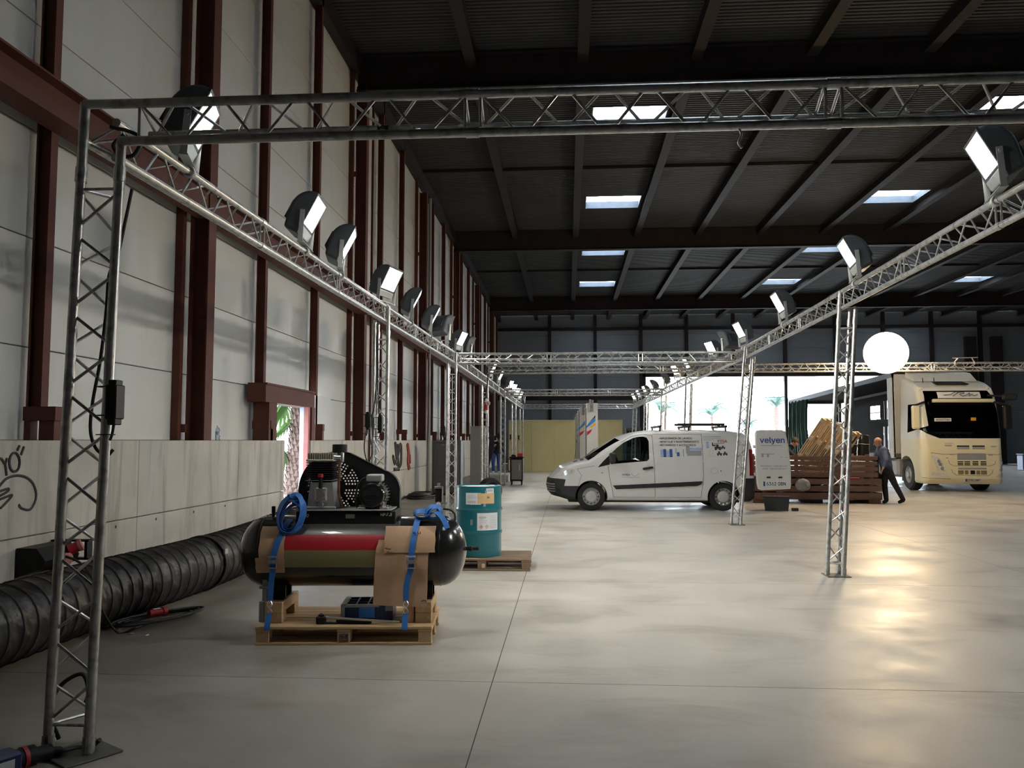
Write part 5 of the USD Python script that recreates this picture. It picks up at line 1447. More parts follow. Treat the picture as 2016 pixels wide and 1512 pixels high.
part(tl, 'rear_pillar', cat([cbox(-0.02, 0.08, L_ - 0.1, L_, 1.0, rz(L_), 0.01), cbox(2.38, 2.48, L_ - 0.1, L_, 1.0, rz(L_), 0.01), cbox(0, 2.46, L_ - 0.1, L_, rz(L_) - 0.15, rz(L_), 0.01)]), 'trailer_frame', smooth=False)
cp = []
for k in range(61):
    t_ = k / 60
    y = 9.2 + t_ * 3.5
    cp.append((y, 0.055 * math.sin(k * 1.35) + 0.02 * math.sin(k * 0.5)))
vv, ff = [], []
for (y, x) in cp:
    for z, sp in ((0.85, 0.55), (2.2, 0.85), (rz(10) - 0.12, 1.0)):
        yy = 12.7 - (12.7 - y) * (0.80 if z > 2 else 1.0)
        vv += [(x * sp - 0.10 * (3.3 - z) * 0.35, yy, z), (x * sp + 0.012 - 0.10 * (3.3 - z) * 0.35, yy, z)]
for k in range(60):
    for q in (0, 1):
        a, b = k * 6 + q * 2, (k + 1) * 6 + q * 2
        ff += [(a, b, b + 2), (a, b + 2, a + 2), (a + 1, b + 3, b + 1), (a + 1, a + 3, b + 3)]
part(tl, 'gathered_curtain', trimesh.Trimesh(np.array(vv), np.array(ff), process=False), 'curtain_green', 'dark green side curtain gathered at the rear', smooth=60)
for y in (8.2, 9.5, 10.8):
    for s, x in ((-1, 0.2), (1, 2.26)):
        lorry_wheel(tl, x, y, 0.48, 0.36, s)
part(tl, 'chassis', cat([cbox(0.7, 0.82, 1.0, L_, 0.72, 1.02, 0.01), cbox(1.64, 1.76, 1.0, L_, 0.72, 1.02, 0.01)]), 'black_satin')
part(tl, 'landing_leg', [cbox(x, x + 0.12, 4.2, 4.32, 0.05, 1.02, 0.01) for x in (0.4, 1.94)], 'trailer_frame', kind='stuff')
# ================================================================ crates, pallets and people at the lorry
def slat_crate(name, label, at, rz, w, d, h, mat_, feet):
    t = thing(name, label, 'crate', at, rz)
    z0 = 0.10 if feet else 0.0
    if feet:
        for x in (0.02, w / 2 - 0.15, w - 0.32):
            part(t, 'skid', cbox(x, x + 0.30, 0.05, d - 0.05, 0.0, z0 - 0.002, 0.006), 'black_satin' if x < w / 2 + 1 and x > 0.1 else mat_, smooth=False)
    part(t, 'bottom_board', cbox(0, w, 0, d, z0, z0 + 0.03, 0.004), mat_, smooth=False)
    n = 4 if not feet else 3
    bh = (h - z0 - 0.03) / n
    for k in range(n):
        za, zb = z0 + 0.03 + k * bh, z0 + 0.03 + k * bh + bh * (0.66 if n == 4 else 0.80)
        for y0 in (0, d - 0.022):
            part(t, 'side_plank', cbox(0, w, y0, y0 + 0.022, za, zb, 0.003), mat_, smooth=False)
        for x0 in (0, w - 0.022):
            part(t, 'end_plank', cbox(x0, x0 + 0.022, 0.025, d - 0.025, za, zb, 0.003), mat_, smooth=False)
    for x in (0.30, w * 0.36, w * 0.68, w - 0.25):
        for y0 in (0.022, d - 0.044):
            part(t, 'upright', cbox(x - 0.05, x + 0.05, y0, y0 + 0.022, z0 + 0.03, h, 0.003), mat_, smooth=False)
    return t


lc = slat_crate('slatted_crate', 'lower brown slatted crate on the floor behind the open van door', (4.72, 21.28, 0), 0, 3.22, 1.25, 0.66, 'wood_brown', True)
uc = slat_crate('slatted_crate', 'upper brown slatted crate, open on top, with pale pallets leaning in it', (4.70, 21.30, 0.662), 0, 3.16, 1.2, 0.58, 'wood_brown', False)
pk = [((5.55, 21.55, 0.132), 0.55, 0.7, 0.24, 'lower crate behind the toolbox'), ((6.7, 21.5, 0.132), 0.9, 0.8, 0.30, 'lower crate near its right end'), ((7.28, 21.5, 0.70), 0.56, 0.7, 0.36, 'upper crate near its right end'), ((5.0, 21.5, 0.70), 0.5, 0.7, 0.25, 'upper crate beside the van door')]
for k, (at, w, d, h, nm) in enumerate(pk):
    m = T(m3.Manifold.hull_points(np.array([(x, y, z) for x in (0.02, w - 0.02) for y in (0.02, d - 0.02) for z in (0, h)] + [(x, y, z) for x in (0, w) for y in (0, d) for z in (0.04, h - 0.05)])).refine_to_length(0.12))
    m.vertices[:, 2] += (meshkit.fbm(m.vertices * 4 + k, 3) - 0.5) * 0.05 * (m.vertices[:, 2] > 0.02)
    o = solo('wrapped_pack', m, 'wrap_white', f'white wrapped pack inside the {nm}', 'pack', 'white packs inside the crates', smooth=50)
    UsdGeom.Xformable(o).AddTranslateOp().Set(Gf.Vec3d(*at))
sg = m3.Manifold.sphere(0.26, 24).scale((0.75, 0.35, 0.62)).refine_to_length(0.06)
m = T(sg); m.vertices += (meshkit.fbm(m.vertices * 9, 3)[:, None] - 0.5) * 0.07
o = solo('plastic_bag', m, 'tape_grey', 'crumpled whitish plastic bag hanging on the lower crate', 'bag', smooth=50)
UsdGeom.Xformable(o).AddTranslateOp().Set(Gf.Vec3d(5.95, 21.17, 0.47))
o = solo('red_bar', cbox(0, 0.42, 0, 0.05, 0, 0.045, 0.006), 'red_plastic', 'short red bar lying between the two crates on the right', 'bar')
UsdGeom.Xformable(o).AddTranslateOp().Set(Gf.Vec3d(6.95, 21.225, 0.615))

pp = None
for k, (lab) in enumerate(('pale leaning pallet at the far left of the four in the crate', 'second pale leaning pallet from the left in the crate', 'third pale leaning pallet from the left in the crate', 'rightmost pale pallet leaning in the upper crate')):
    at = (6.06 + 0.165 * k, 21.80 - 0.12 * k, 1.12 - 0.112 * k)
    rot = (0, -55 + k * 0.6, -37)
    if pp is None:
        pp = thing('leaning_pallet', lab, 'pallet', at, 0, 'pallets leaning in the upper crate', rot)
        for y in np.linspace(0, 0.66, 5):
            part(pp, 'deck_plank', cbox(0, 1.22, y, y + 0.105, 0.10, 0.122, 0.003), 'wood_pale', smooth=False)
        for x in (0, 0.555, 1.11):
            part(pp, 'cross_plank', cbox(x, x + 0.11, 0, 0.765, 0.079, 0.10, 0.003), 'wood_pale', smooth=False)
            for y in (0, 0.33, 0.66):
                part(pp, 'block', cbox(x + 0.003, x + 0.107, y, y + 0.10, 0.021, 0.079, 0.003), 'wood_pale', smooth=False)
        for y in (0, 0.33, 0.66):
            part(pp, 'bottom_plank', cbox(0, 1.22, y, y + 0.10, 0, 0.021, 0.003), 'wood_pale', smooth=False)
    else:
        dup(pp, lab, at, group='pallets leaning in the upper crate', rot=rot)

# black rolls standing behind the pallets on the crate's far side
rl = None
for k, (x, y, z, lean, lab) in enumerate(((7.22, 22.85, 0, 5, 'black shiny roll nearest the leaning pallets'), (7.62, 22.9, 0, 5, 'middle black shiny roll behind the crates'), (8.02, 22.95, 0, 3, 'black shiny roll nearest the walking man'))):
    if rl is None:
        rl = thing('black_roll', lab, 'roll', (x, y, z), 0, 'black rolls standing behind the crates', (0, lean, 0))
        pr_ = [(0, 0), (0.15, 0)] + [(0.15 + 0.012 * (q % 2), 0.1 + q * 0.09) for q in range(17)] + [(0.14, 1.74), (0.03, 1.76), (0, 1.75)]
        part(rl, 'wrapping', lathe(pr_, 28), 'black_paint', smooth=60)
        part(rl, 'binding', [torus(0.163, 0.006, 24, 6, 'z', (0, 0, z_)) for z_ in (0.5, 1.0, 1.5)], 'cast_grey', kind='stuff')
    else:
        dup(rl, lab, (x, y, z), rot=(0, lean, 0))

tb = thing('tool_box', 'black lidded plastic box on the floor behind the van', 'box', (4.46, 19.02, 0), -12)
part(tb, 'body', T(m3.Manifold.hull_points(np.array([(x, y, z) for x, z in ((0.03, 0), (0.53, 0), (0, 0.30), (0.56, 0.30)) for y in (0.02, 0.36)]))), 'bumper_black', smooth=False)
part(tb, 'lid', cbox(-0.015, 0.575, -0.0, 0.38, 0.30, 0.325, 0.006), 'bumper_black', smooth=False)
o = solo('black_offcut', cbox(0, 0.14, 0, 0.1, 0, 0.07, 0.01), 'bumper_black', 'small black block on the floor beside the plastic box', 'block')
UsdGeom.Xformable(o).AddTranslateOp().Set(Gf.Vec3d(5.08, 18.95, 0))


# ---------------------------------------------------------------- people
def shift(dx, **j):
    return {k: (x + dx, y, z) for k, (x, y, z) in j.items()}


def flesh(bones, length=0.03, it=10):
    S = lambda p, r: m3.Manifold.sphere(r, 16).translate(tuple(map(float, p)))
    m = m3.Manifold.batch_boolean([m3.Manifold.batch_hull([S(p, a), S(q, b)]) for p, a, q, b in bones], m3.OpType.Add)
    m = T(m.refine_to_length(length))
    m.merge_vertices()
    return trimesh.smoothing.filter_taubin(m, lamb=0.5, nu=0.52, iterations=it)


def hand_bones(wrist, d, side, up):
    """Palm, four unequal bent fingers and a thumb that leaves the side of the palm."""
    d, side, up = (np.asarray(v, float) / np.linalg.norm(v) for v in (d, side, up))
    w = np.asarray(wrist, float)
    pc = w + d * 0.085
    b = [(w, 0.026, w + d * 0.03, 0.028)] + [(w + d * 0.03 + side * s * 0.02, 0.017, pc + side * s * 0.03, 0.015) for s in (-1, -0.3, 0.4, 1)]
    for s, l in zip((-1, -0.33, 0.33, 1), (0.065, 0.078, 0.074, 0.056)):
        a = pc + side * s * 0.032
        m = a + d * l * 0.5 - up * 0.008
        b += [(a, 0.0095, m, 0.009), (m, 0.009, m + d * l * 0.35 - up * l * 0.38, 0.0075)]
    a = w + d * 0.035 - side * 0.028
    m = a - side * 0.03 + d * 0.03
    b += [(a, 0.013, m, 0.0105), (m, 0.0105, m + d * 0.032 - up * 0.012, 0.0085)]
    return b


def person(label, J, face, top, legs, shoes, hair=None, category='person'):
    """J: joints in world metres. face: the way the head looks. top, legs, shoes: materials."""
    J = {k: np.asarray(v, float) for k, v in J.items()}
    t = thing('person', label, category)
    f = np.asarray(face, float) / np.linalg.norm(face)
    hu = J['head'] - J['neck']; hu /= np.linalg.norm(hu)
    f = f - hu * (f @ hu); f /= np.linalg.norm(f)
    s = np.cross(f, hu)
    hc = J['head']
    P = lambda a, b, c: hc + s * a + f * b + hu * c
    B = [(J['neck'] - hu * 0.03, 0.055, P(0, -0.005, -0.05), 0.055), (P(0, -0.015, 0.035), 0.092, P(0, 0.02, -0.03), 0.075), (P(0, 0.02, -0.03), 0.07, P(0, 0.045, -0.095), 0.035),
         (P(0, 0.095, 0.02), 0.010, P(0, 0.112, -0.02), 0.016), (P(0.083, -0.01, 0.015), 0.014, P(0.085, -0.012, -0.03), 0.011), (P(-0.083, -0.01, 0.015), 0.014, P(-0.085, -0.012, -0.03), 0.011), (P(-0.02, 0.082, -0.062), 0.009, P(0.02, 0.082, -0.062), 0.009)]
    torso = [(J['hip'], 0.135, J['chest'], 0.15), (J['hipL'], 0.10, J['hipR'], 0.10), (J['shL'], 0.065, J['shR'], 0.065), (J['chest'], 0.14, J['shL'], 0.07), (J['chest'], 0.14, J['shR'], 0.07), (J['chest'], 0.12, J['neck'], 0.06)]
    arms = []
    for k in 'LR':
        arms += [(J['sh' + k], 0.058, J['el' + k], 0.045), (J['el' + k], 0.044, J['wr' + k], 0.030)]
    lg, feet = [], []
    for k in 'LR':
        lg += [(J['hip' + k], 0.092, J['kn' + k], 0.060), (J['kn' + k], 0.058, J['an' + k], 0.040)]
        feet += [(J['an' + k] - [0, 0, 0.02], 0.038, J['to' + k], 0.035)]
    hands = []
    for k in 'LR':
        d = J['wr' + k] - J['el' + k]
        hands += hand_bones(J['wr' + k], d, np.cross(d, (0, 0, 1)) * (1 if k == 'L' else -1), (0, 0, 1))
    body = part(t, 'body', flesh(B + torso + arms + lg + feet + hands, 0.02, 6), 'skin', smooth=True)
    g_ = lambda L, e: [(p, a + e, q, b + e) for p, a, q, b in L]
    part(t, 'top', flesh(g_(torso[:1] + torso[2:], 0.014) + g_(arms[0::2], 0.014) + [(J['el' + k], 0.056, J['el' + k] + (J['wr' + k] - J['el' + k]) * 0.8, 0.044) for k in 'LR'], 0.03, 8), top, smooth=True)
    part(t, 'trousers', flesh(g_(torso[1:2], 0.016) + [(J['hip'], 0.145, J['hip'] + (J['chest'] - J['hip']) * 0.12, 0.142)] + g_(lg, 0.016), 0.03, 8), legs, smooth=True)
    for k in 'LR':
        part(t, 'shoe', flesh([(J['an' + k] - [0, 0, 0.025], 0.048, J['to' + k], 0.042), (J['an' + k] - [0, 0, 0.025], 0.048, J['an' + k] + [0, 0, 0.02], 0.048)], 0.025, 5), shoes, smooth=True)
    for q in (-1, 1):
        part(t, 'eye', trimesh.creation.icosphere(1, 0.0085).apply_translation(P(q * 0.031, 0.088, 0.012)), 'eye_dark', smooth=True)
    if hair:
        S = m3.Manifold.sphere(1.0, 28)
        h = S.scale((0.100,) * 3).translate(tuple(P(0, -0.022, 0.042)))
        cut = m3.Manifold.cube((0.4,) * 3, True).translate((0.2 + 0.035, 0, -0.2 + 0.055))
        M_ = np.column_stack([f, s, hu, hc])
        part(t, 'hair', T(h - cut.transform(M_)), hair, smooth=40)
    return t


person('bald man in a blue-grey top striding away beside the crates', dict(head=(7.93, 21.44, 1.55), neck=(7.99, 21.45, 1.43), chest=(8.07, 21.47, 1.22), hip=(8.13, 21.46, 0.92), shL=(8.02, 21.28, 1.36), shR=(8.03, 21.64, 1.36), elL=(8.0, 21.10, 1.10), elR=(7.92, 21.72, 1.10),
       wrL=(8.06, 20.98, 1.28) if False else (7.93, 21.12, 0.93), wrR=(8.0, 21.8, 0.93) if False else (7.97, 21.85, 0.92), hipL=(8.13, 21.37, 0.86), hipR=(8.13, 21.55, 0.86), knL=(8.27, 21.33, 0.50), knR=(8.08, 21.50, 0.48), anL=(8.46, 21.32, 0.11), anR=(8.10, 21.46, 0.09), toL=(8.36, 21.30, 0.045), toR=(8.02, 21.40, 0.042)),
       (-1, 0.55, -0.1), 'shirt_blue', 'dark_trousers', 'black_satin')
person('man with short brown hair in dark clothes bent behind the crates', shift(0.30, head=(5.90, 22.78, 1.55), neck=(5.83, 22.83, 1.44), chest=(5.68, 22.92, 1.25), hip=(5.50, 23.0, 0.93), shL=(5.73, 23.12, 1.37), shR=(5.69, 22.73, 1.36), elL=(5.98, 23.2, 1.15), elR=(5.90, 22.68, 1.12),
       wrL=(6.20, 23.1, 1.12), wrR=(6.12, 22.66, 1.10), hipL=(5.49, 23.1, 0.88), hipR=(5.49, 22.9, 0.88), knL=(5.62, 23.12, 0.48), knR=(5.60, 22.88, 0.48), anL=(5.50, 23.15, 0.09), anR=(5.48, 22.85, 0.09), toL=(5.66, 23.16, 0.042), toR=(5.64, 22.84, 0.042)),
       (1, -0.45, -0.45), 'navy_cloth', 'dark_trousers', 'black_satin', 'hair_brown')
PZ = 0.30
person('person in dark top and blue jeans bending over on the far left platform', dict(head=(-2.62, 31.7, PZ + 1.33), neck=(-2.68, 31.75, PZ + 1.22), chest=(-2.76, 31.9, PZ + 1.08), hip=(-2.80, 32.15, PZ + 0.84), shL=(-2.90, 31.8, PZ + 1.18), shR=(-2.56, 31.86, PZ + 1.18), elL=(-2.90, 31.6, PZ + 0.93), elR=(-2.50, 31.66, PZ + 0.93),
       wrL=(-2.82, 31.42, PZ + 1.08), wrR=(-2.56, 31.45, PZ + 1.09), hipL=(-2.90, 32.15, PZ + 0.80), hipR=(-2.71, 32.16, PZ + 0.80), knL=(-2.91, 31.92, PZ + 0.46), knR=(-2.69, 31.94, PZ + 0.46), anL=(-2.92, 32.1, PZ + 0.09), anR=(-2.70, 32.12, PZ + 0.09), toL=(-2.93, 31.93, PZ + 0.042), toR=(-2.69, 31.94, PZ + 0.042)),
       (0.2, -1, -0.2), 'navy_cloth', 'jeans_blue', 'shoe_white', 'hair_brown')
pf_ = thing('low_platform', 'pale low platform the bending person stands on', 'platform', (-3.2, 31.4, 0))
part(pf_, 'top_sheet', cbox(0, 0.95, 0, 1.4, 0.24, PZ - 0.002, 0.01), 'paper', smooth=False)
part(pf_, 'side_wall', cbox(0.03, 0.92, 0.03, 1.37, 0, 0.24, 0.01), 'lift_grey', smooth=False)

# ================================================================ background machines
Lz = lambda a, b: ((a - 445) / 461.0, 3.518 - b / 461.0)
lp = thing('lift_post', 'tall grey machine post with blue, yellow and red stripes, nearest of four', 'machine post', (0.62, 26.3, 0), 0)
part(lp, 'post', cbox(0, 0.36, 0, 0.30, 0.02, 2.80, 0.012), 'lift_grey', smooth=False)
part(lp, 'side_channel', cbox(-0.045, 0.0, 0.02, 0.28, 0.02, 2.66, 0.006), 'lift_dark', smooth=False)
part(lp, 'base_plate', cbox(-0.12, 0.48, -0.10, 0.40, 0, 0.02, 0.004), 'lift_dark', smooth=False)
part(lp, 'chain_box', cat([cbox(0.09, 0.22, -0.10, 0.0, 2.53, 2.80, 0.01), cyl((0.12, -0.05, 2.80), (0.12, -0.05, 2.92), 0.03, 10), cyl((0.19, -0.05, 2.80), (0.19, -0.05, 2.90), 0.03, 10), torus(0.04, 0.012, 16, 6, 'y', (0.16, -0.105, 2.70))]), 'lift_dark')
for m_, s in (('stripe_navy', ((490, 610), (575, 545), (575, 510), (540, 555))), ('stripe_blue', ((445, 700), (575, 600), (575, 550), (490, 612), (445, 670))), ('stripe_yellow', ((490, 705), (575, 660), (575, 615), (500, 680))), ('stripe_red', ((448, 815), (500, 770), (530, 715), (450, 755)))):
    part(lp, 'stripe', T(prism([Lz(a, b) for a, b in s][::-1], -0.004, 0.0, 'y')), m_, {'stripe_navy': 'dark navy stripe', 'stripe_blue': 'blue stripe', 'stripe_yellow': 'yellow stripe', 'stripe_red': 'red stripe'}[m_], smooth=False)
for k, (x, y, lab) in enumerate(((0.44, 29.6, 'second grey striped machine post, half hidden behind the nearest'), (0.42, 33.0, 'third grey striped machine post behind the van bonnet'), (0.40, 36.5, 'farthest grey striped machine post behind the van bonnet'))):
    dup(lp, lab, (x, y, 0))

ct = thing('cream_booth', 'large cream-yellow panelled booth at the far end', 'booth', (-3.0, 41.6, 0))
for k in range(5):
    part(ct, 'wall_panel', cbox(k * 1.16 + 0.003, (k + 1) * 1.16 - 0.003, 0, 0.06, 0.05, 2.56, 0.004), 'cream_panel', smooth=False)
part(ct, 'top_rail', cbox(0, 5.8, -0.02, 0.1, 2.56, 2.64, 0.006), 'cream_panel', smooth=False)
part(ct, 'bottom_rail', cbox(0, 5.8, -0.02, 0.1, 0, 0.05, 0.006), 'cream_panel', smooth=False)
part(ct, 'shell', cat([box(0.0, 0.06, 0.1, 2.4, 0, 2.6), box(5.74, 5.8, 0.1, 2.4, 0, 2.6), box(0, 5.8, 2.34, 2.4, 0, 2.6), box(0, 5.8, 0.1, 2.4, 2.56, 2.6)]), 'cream_panel', smooth=False)
vb_ = thing('vent_cabinet', 'dark slatted cabinet beside the cream booth', 'cabinet', (3.0, 42.0, 0))
part(vb_, 'body', cbox(0, 0.75, 0, 0.5, 0, 2.25, 0.01), 'cabinet_grey', smooth=False)
for k in range(5):
    part(vb_, 'vent_slat', cbox(0.06 + k * 0.13, 0.14 + k * 0.13, -0.015, 0.0, 1.3, 2.1, 0.003), 'black_satin', smooth=False)

cb = thing('steel_cabinet', 'grey double-door steel cabinet against the left wall', 'cabinet', (-3.98, 23.8, 0))
part(cb, 'body', cbox(0, 0.86, 0.02, 0.48, 0.04, 1.60, 0.02), 'cabinet_grey', smooth=False)
part(cb, 'frame_edge', cat([cbox(0, 0.86, 0.0, 0.03, 1.53, 1.60, 0.012), cbox(0, 0.04, 0, 0.03, 0.04, 1.54, 0.008), cbox(0.82, 0.86, 0, 0.03, 0.04, 1.54, 0.008)]), 'cabinet_grey', smooth=False)
for x0, x1 in ((0.05, 0.515), (0.525, 0.81)):
    dd = part(cb, 'door', cbox(x0, x1, -0.004, 0.02, 0.08, 1.50, 0.006), 'cabinet_grey', smooth=False)
    part(dd, 'pressed_panel', cbox(x0 + 0.07, x1 - 0.07, -0.012, -0.004, 0.55, 1.05, 0.004), 'cabinet_grey', smooth=False)
    if x0 < 0.1:
        part(dd, 'handle', cbox(x1 - 0.05, x1 - 0.015, -0.035, -0.004, 0.80, 1.0, 0.008), 'black_satin', smooth=False)
part(cb, 'plinth_base', cbox(0.02, 0.84, 0.04, 0.46, 0, 0.04, 0.004), 'black_satin', smooth=False)
gp_ = thing('grey_post', 'tall plain grey machine column between truss columns on the left', 'machine column', (-3.40, 28.4, 0))
part(gp_, 'body', cbox(0, 0.50, 0, 0.35, 0, 2.10, 0.012), 'column_grey', smooth=False)
part(gp_, 'edge_trim', cbox(0.50, 0.53, 0.02, 0.33, 0, 2.06, 0.005), 'paper', smooth=False)
cbn = thing('cable_bundle', 'black bundle of cables hanging beside the tall grey column', 'cables', (-2.80, 28.5, 0))
for k in range(5):
    part(cbn, 'cable', tube(smoothpath([(0.02 * k, 0, 2.08), (0.05 + 0.03 * k, -0.03, 1.98), (0.10 + 0.03 * k, -0.05, 1.7 - 0.05 * k), (0.07 + 0.02 * k, -0.02, 1.35 - 0.06 * k), (0.03, 0, 1.0 - 0.1 * k), (0.04 + 0.01 * k, 0.0, 0.05)], 6), 0.028, 7), 'black_rubber')
rw = thing('tyre_on_floor', 'black tyre standing behind the teal drum', 'tyre', (-1.98, 20.9, 0), -50)
part(rw, 'tread', lathe([(0.20, -.1), (0.29, -.11), (0.32, -.08), (0.325, 0), (0.32, .08), (0.29, .11), (0.20, .1), (0.20, -.1)], 40, 'x', (0, 0, 0.325)), 'tyre', smooth=40)
part(rw, 'rim', lathe([(0, 0.03), (0.12, 0.05), (0.2, 0.02), (0.2, -0.05), (0, -0.05)], 30, 'x', (0, 0, 0.325)), 'bumper_black', smooth=35)
pile = thing('cable_pile', 'flat black heap of cable on the floor by the grey cabinet', 'cables', (-4.05, 22.4, 0))
for k in range(7):
    a = np.linspace(0, 2 * PI, 22, endpoint=False)
    r_ = random.Random(k)
    part(pile, 'cable_loop', tube(np.column_stack([(0.36 - 0.02 * k) * np.cos(a) + r_.uniform(-.05, .05), (0.55 - 0.03 * k) * np.sin(a) + r_.uniform(-.08, .08), 0.028 + 0.021 * k + 0.006 * np.sin(3 * a + k)]), 0.026, 7, closed=True), 'black_rubber')

tc = thing('roller_cart', 'black roller tool cart with a grey door before the cream booth', 'tool cart', (-2.08, 29.25, 0))
part(tc, 'body', cbox(0.02, 0.48, 0, 0.42, 0.14, 0.96, 0.015), 'black_satin', smooth=False)
td = part(tc, 'door', cbox(0.07, 0.44, -0.012, 0, 0.20, 0.90, 0.006), 'lift_dark', 'grey door', smooth=False)
part(td, 'handle', cat([cbox(0.34, 0.37, -0.035, -0.012, 0.52, 0.72, 0.005), cyl((0.355, -0.02, 0.75), (0.355, -0.012, 0.75), 0.018, 12)]), 'silver')
part(tc, 'top_tray', cbox(-0.01, 0.51, -0.03, 0.45, 0.96, 1.01, 0.012), 'black_satin', smooth=False)
part(tc, 'push_handle', tube(smoothpath([(0.02, -0.01, 0.92), (-0.04, -0.02, 0.90), (-0.045, -0.02, 0.55), (0.02, 0, 0.48)], 6), 0.014, 8), 'black_satin')
for x in (0.07, 0.43):
    for y in (0.05, 0.37):
        w_ = part(tc, 'castor', cat([cyl((x - 0.02, y, 0.055), (x + 0.02, y, 0.055), 0.055, 18), cbox(x - 0.028, x + 0.028, y - 0.03, y + 0.03, 0.10, 0.14, 0.005)]), 'tyre')
o = solo('red_tool_case', cbox(0, 0.20, 0, 0.25, 0, 0.13, 0.012), 'red_plastic', 'small red case standing on the roller cart', 'case')
UsdGeom.Xformable(o).AddTranslateOp().Set(Gf.Vec3d(-1.80, 29.3, 1.011))
o = solo('black_pouch', cat([cbox(0, 0.18, 0, 0.2, 0, 0.06, 0.025), cbox(0.03, 0.12, 0.03, 0.15, 0.06, 0.085, 0.01)]), 'black_satin', 'low black pouch lying on the roller cart', 'pouch')
UsdGeom.Xformable(o).AddTranslateOp().Set(Gf.Vec3d(-2.03, 29.3, 1.011))
bb = thing('waste_bin', 'pale blue-grey bin at the far right beyond the lorry', 'bin', (23.3, 43.5, 0))
part(bb, 'tub', cbox(0, 0.62, 0, 0.6, 0.05, 0.85, 0.04), 'bin_blue', smooth=False)
part(bb, 'lid', cbox(-0.02, 0.64, -0.03, 0.63, 0.85, 0.91, 0.02), 'bin_blue', smooth=False)
part(bb, 'foot_rail', cbox(0.05, 0.57, 0.05, 0.55, 0, 0.05, 0.01), 'bumper_black', smooth=False)
bk = thing('black_bin', 'black bin beside the pale blue-grey bin', 'bin', (24.0, 43.6, 0))
part(bk, 'tub', cbox(0, 0.55, 0, 0.55, 0.04, 0.80, 0.04), 'bumper_black', smooth=False)
part(bk, 'lid', cbox(-0.02, 0.57, -0.03, 0.58, 0.80, 0.86, 0.02), 'bumper_black', smooth=False)
fp = thing('pipe_frame', 'thin grey pipe frame at the right edge of the picture', 'frame', (22.3, 40.2, 0))
part(fp, 'post', cyl((0, 0, 0), (0, 0, 3.75), 0.055, 10), 'lift_dark')
part(fp, 'cross_pipe', cyl((-1.6, 0, 3.2), (0, 0, 3.25), 0.04, 8), 'lift_dark')
part(fp, 'cross_pipe', cyl((-1.6, 0, 3.0), (0, 0, 3.0), 0.03, 8), 'lift_dark')
part(fp, 'top_box', cbox(-0.12, 0.12, -0.1, 0.1, 3.75, 4.05, 0.02), 'cream_panel')

# ================================================================ duct, cables, small things on the left
ho = thing('air_duct', 'thick black ribbed air duct snaking along the left wall', 'duct')
hp = smoothpath([(-4.03, 1.0, .29), (-4.04, 3.0, .29), (-4.04, 5.6, .29), (-4.02, 6.9, .29), (-3.93, 8.1, .29), (-3.91, 9.1, .29), (-3.98, 10.3, .29), (-4.12, 11.5, .29), (-4.16, 12.6, .29), (-4.12, 13.6, .29)], 70)
sl = np.concatenate([[0], np.cumsum(np.linalg.norm(np.diff(hp, axis=0), axis=1))])
PIT = 0.155
NR = int(sl[-1] / PIT)
ss = np.linspace(0, NR * PIT, NR * 8 + 1)
hq = np.column_stack([np.interp(ss, sl, hp[:, k]) for k in range(3)])
rad = 0.283 - 0.020 * np.abs(np.sin(PI * ss / PIT)) ** 0.7
hm = tube(hq, rad, 52)
nv = meshkit.fbm(hm.vertices * np.array([13, 20, 13]), 3) - 0.5
nc = len(hq)
cen = np.repeat(hq, 52, axis=0)
vv_ = hm.vertices.copy()
dirn = vv_[:nc * 52] - cen
dirn /= np.linalg.norm(dirn, axis=1, keepdims=True)
vv_[:nc * 52] += dirn * (nv[:nc * 52] * 0.06 * np.repeat(np.abs(np.sin(PI * ss / PIT)), 52))[:, None]
hm.vertices = vv_
part(ho, 'fabric', hm, 'duct_fabric', smooth=50)
for k in range(1, NR):
    i = k * 8
    tdir = hq[min(i + 1, nc - 1)] - hq[i - 1]
    _, a_, b_ = frame_of(tdir)
    q = np.linspace(0, 2 * PI, 26, endpoint=False)
    part(ho, 'hoop', tube(hq[i] + 0.281 * (np.cos(q)[:, None] * a_ + np.sin(q)[:, None] * b_), 0.0085, 5, closed=True), 'black_rubber')
i = int(np.argmin(np.abs(hq[:, 1] - 8.55)))
_, a_, b_ = frame_of(hq[i + 1] - hq[i - 1])
q = np.linspace(0, 2 * PI, 36, endpoint=False)
ring = hq[i] + 0.292 * (np.cos(q)[:, None] * a_ + np.sin(q)[:, None] * b_)
part(ho, 'joint_band', [ribbon(ring + (hq[i + 1] - hq[i - 1]) * e, 0.06, 0.006, hq[i + 1] - hq[i - 1], closed=True) for e in (0,)], 'black_satin')
part(ho, 'band_buckle', cbox(*(lambda p: (p[0] - 0.012, p[0] + 0.012, p[1] - 0.04, p[1] + 0.04, p[2] - 0.03, p[2] + 0.03))(hq[i] + np.array([0.268, 0, 0.13])), 0.004), 'silver')

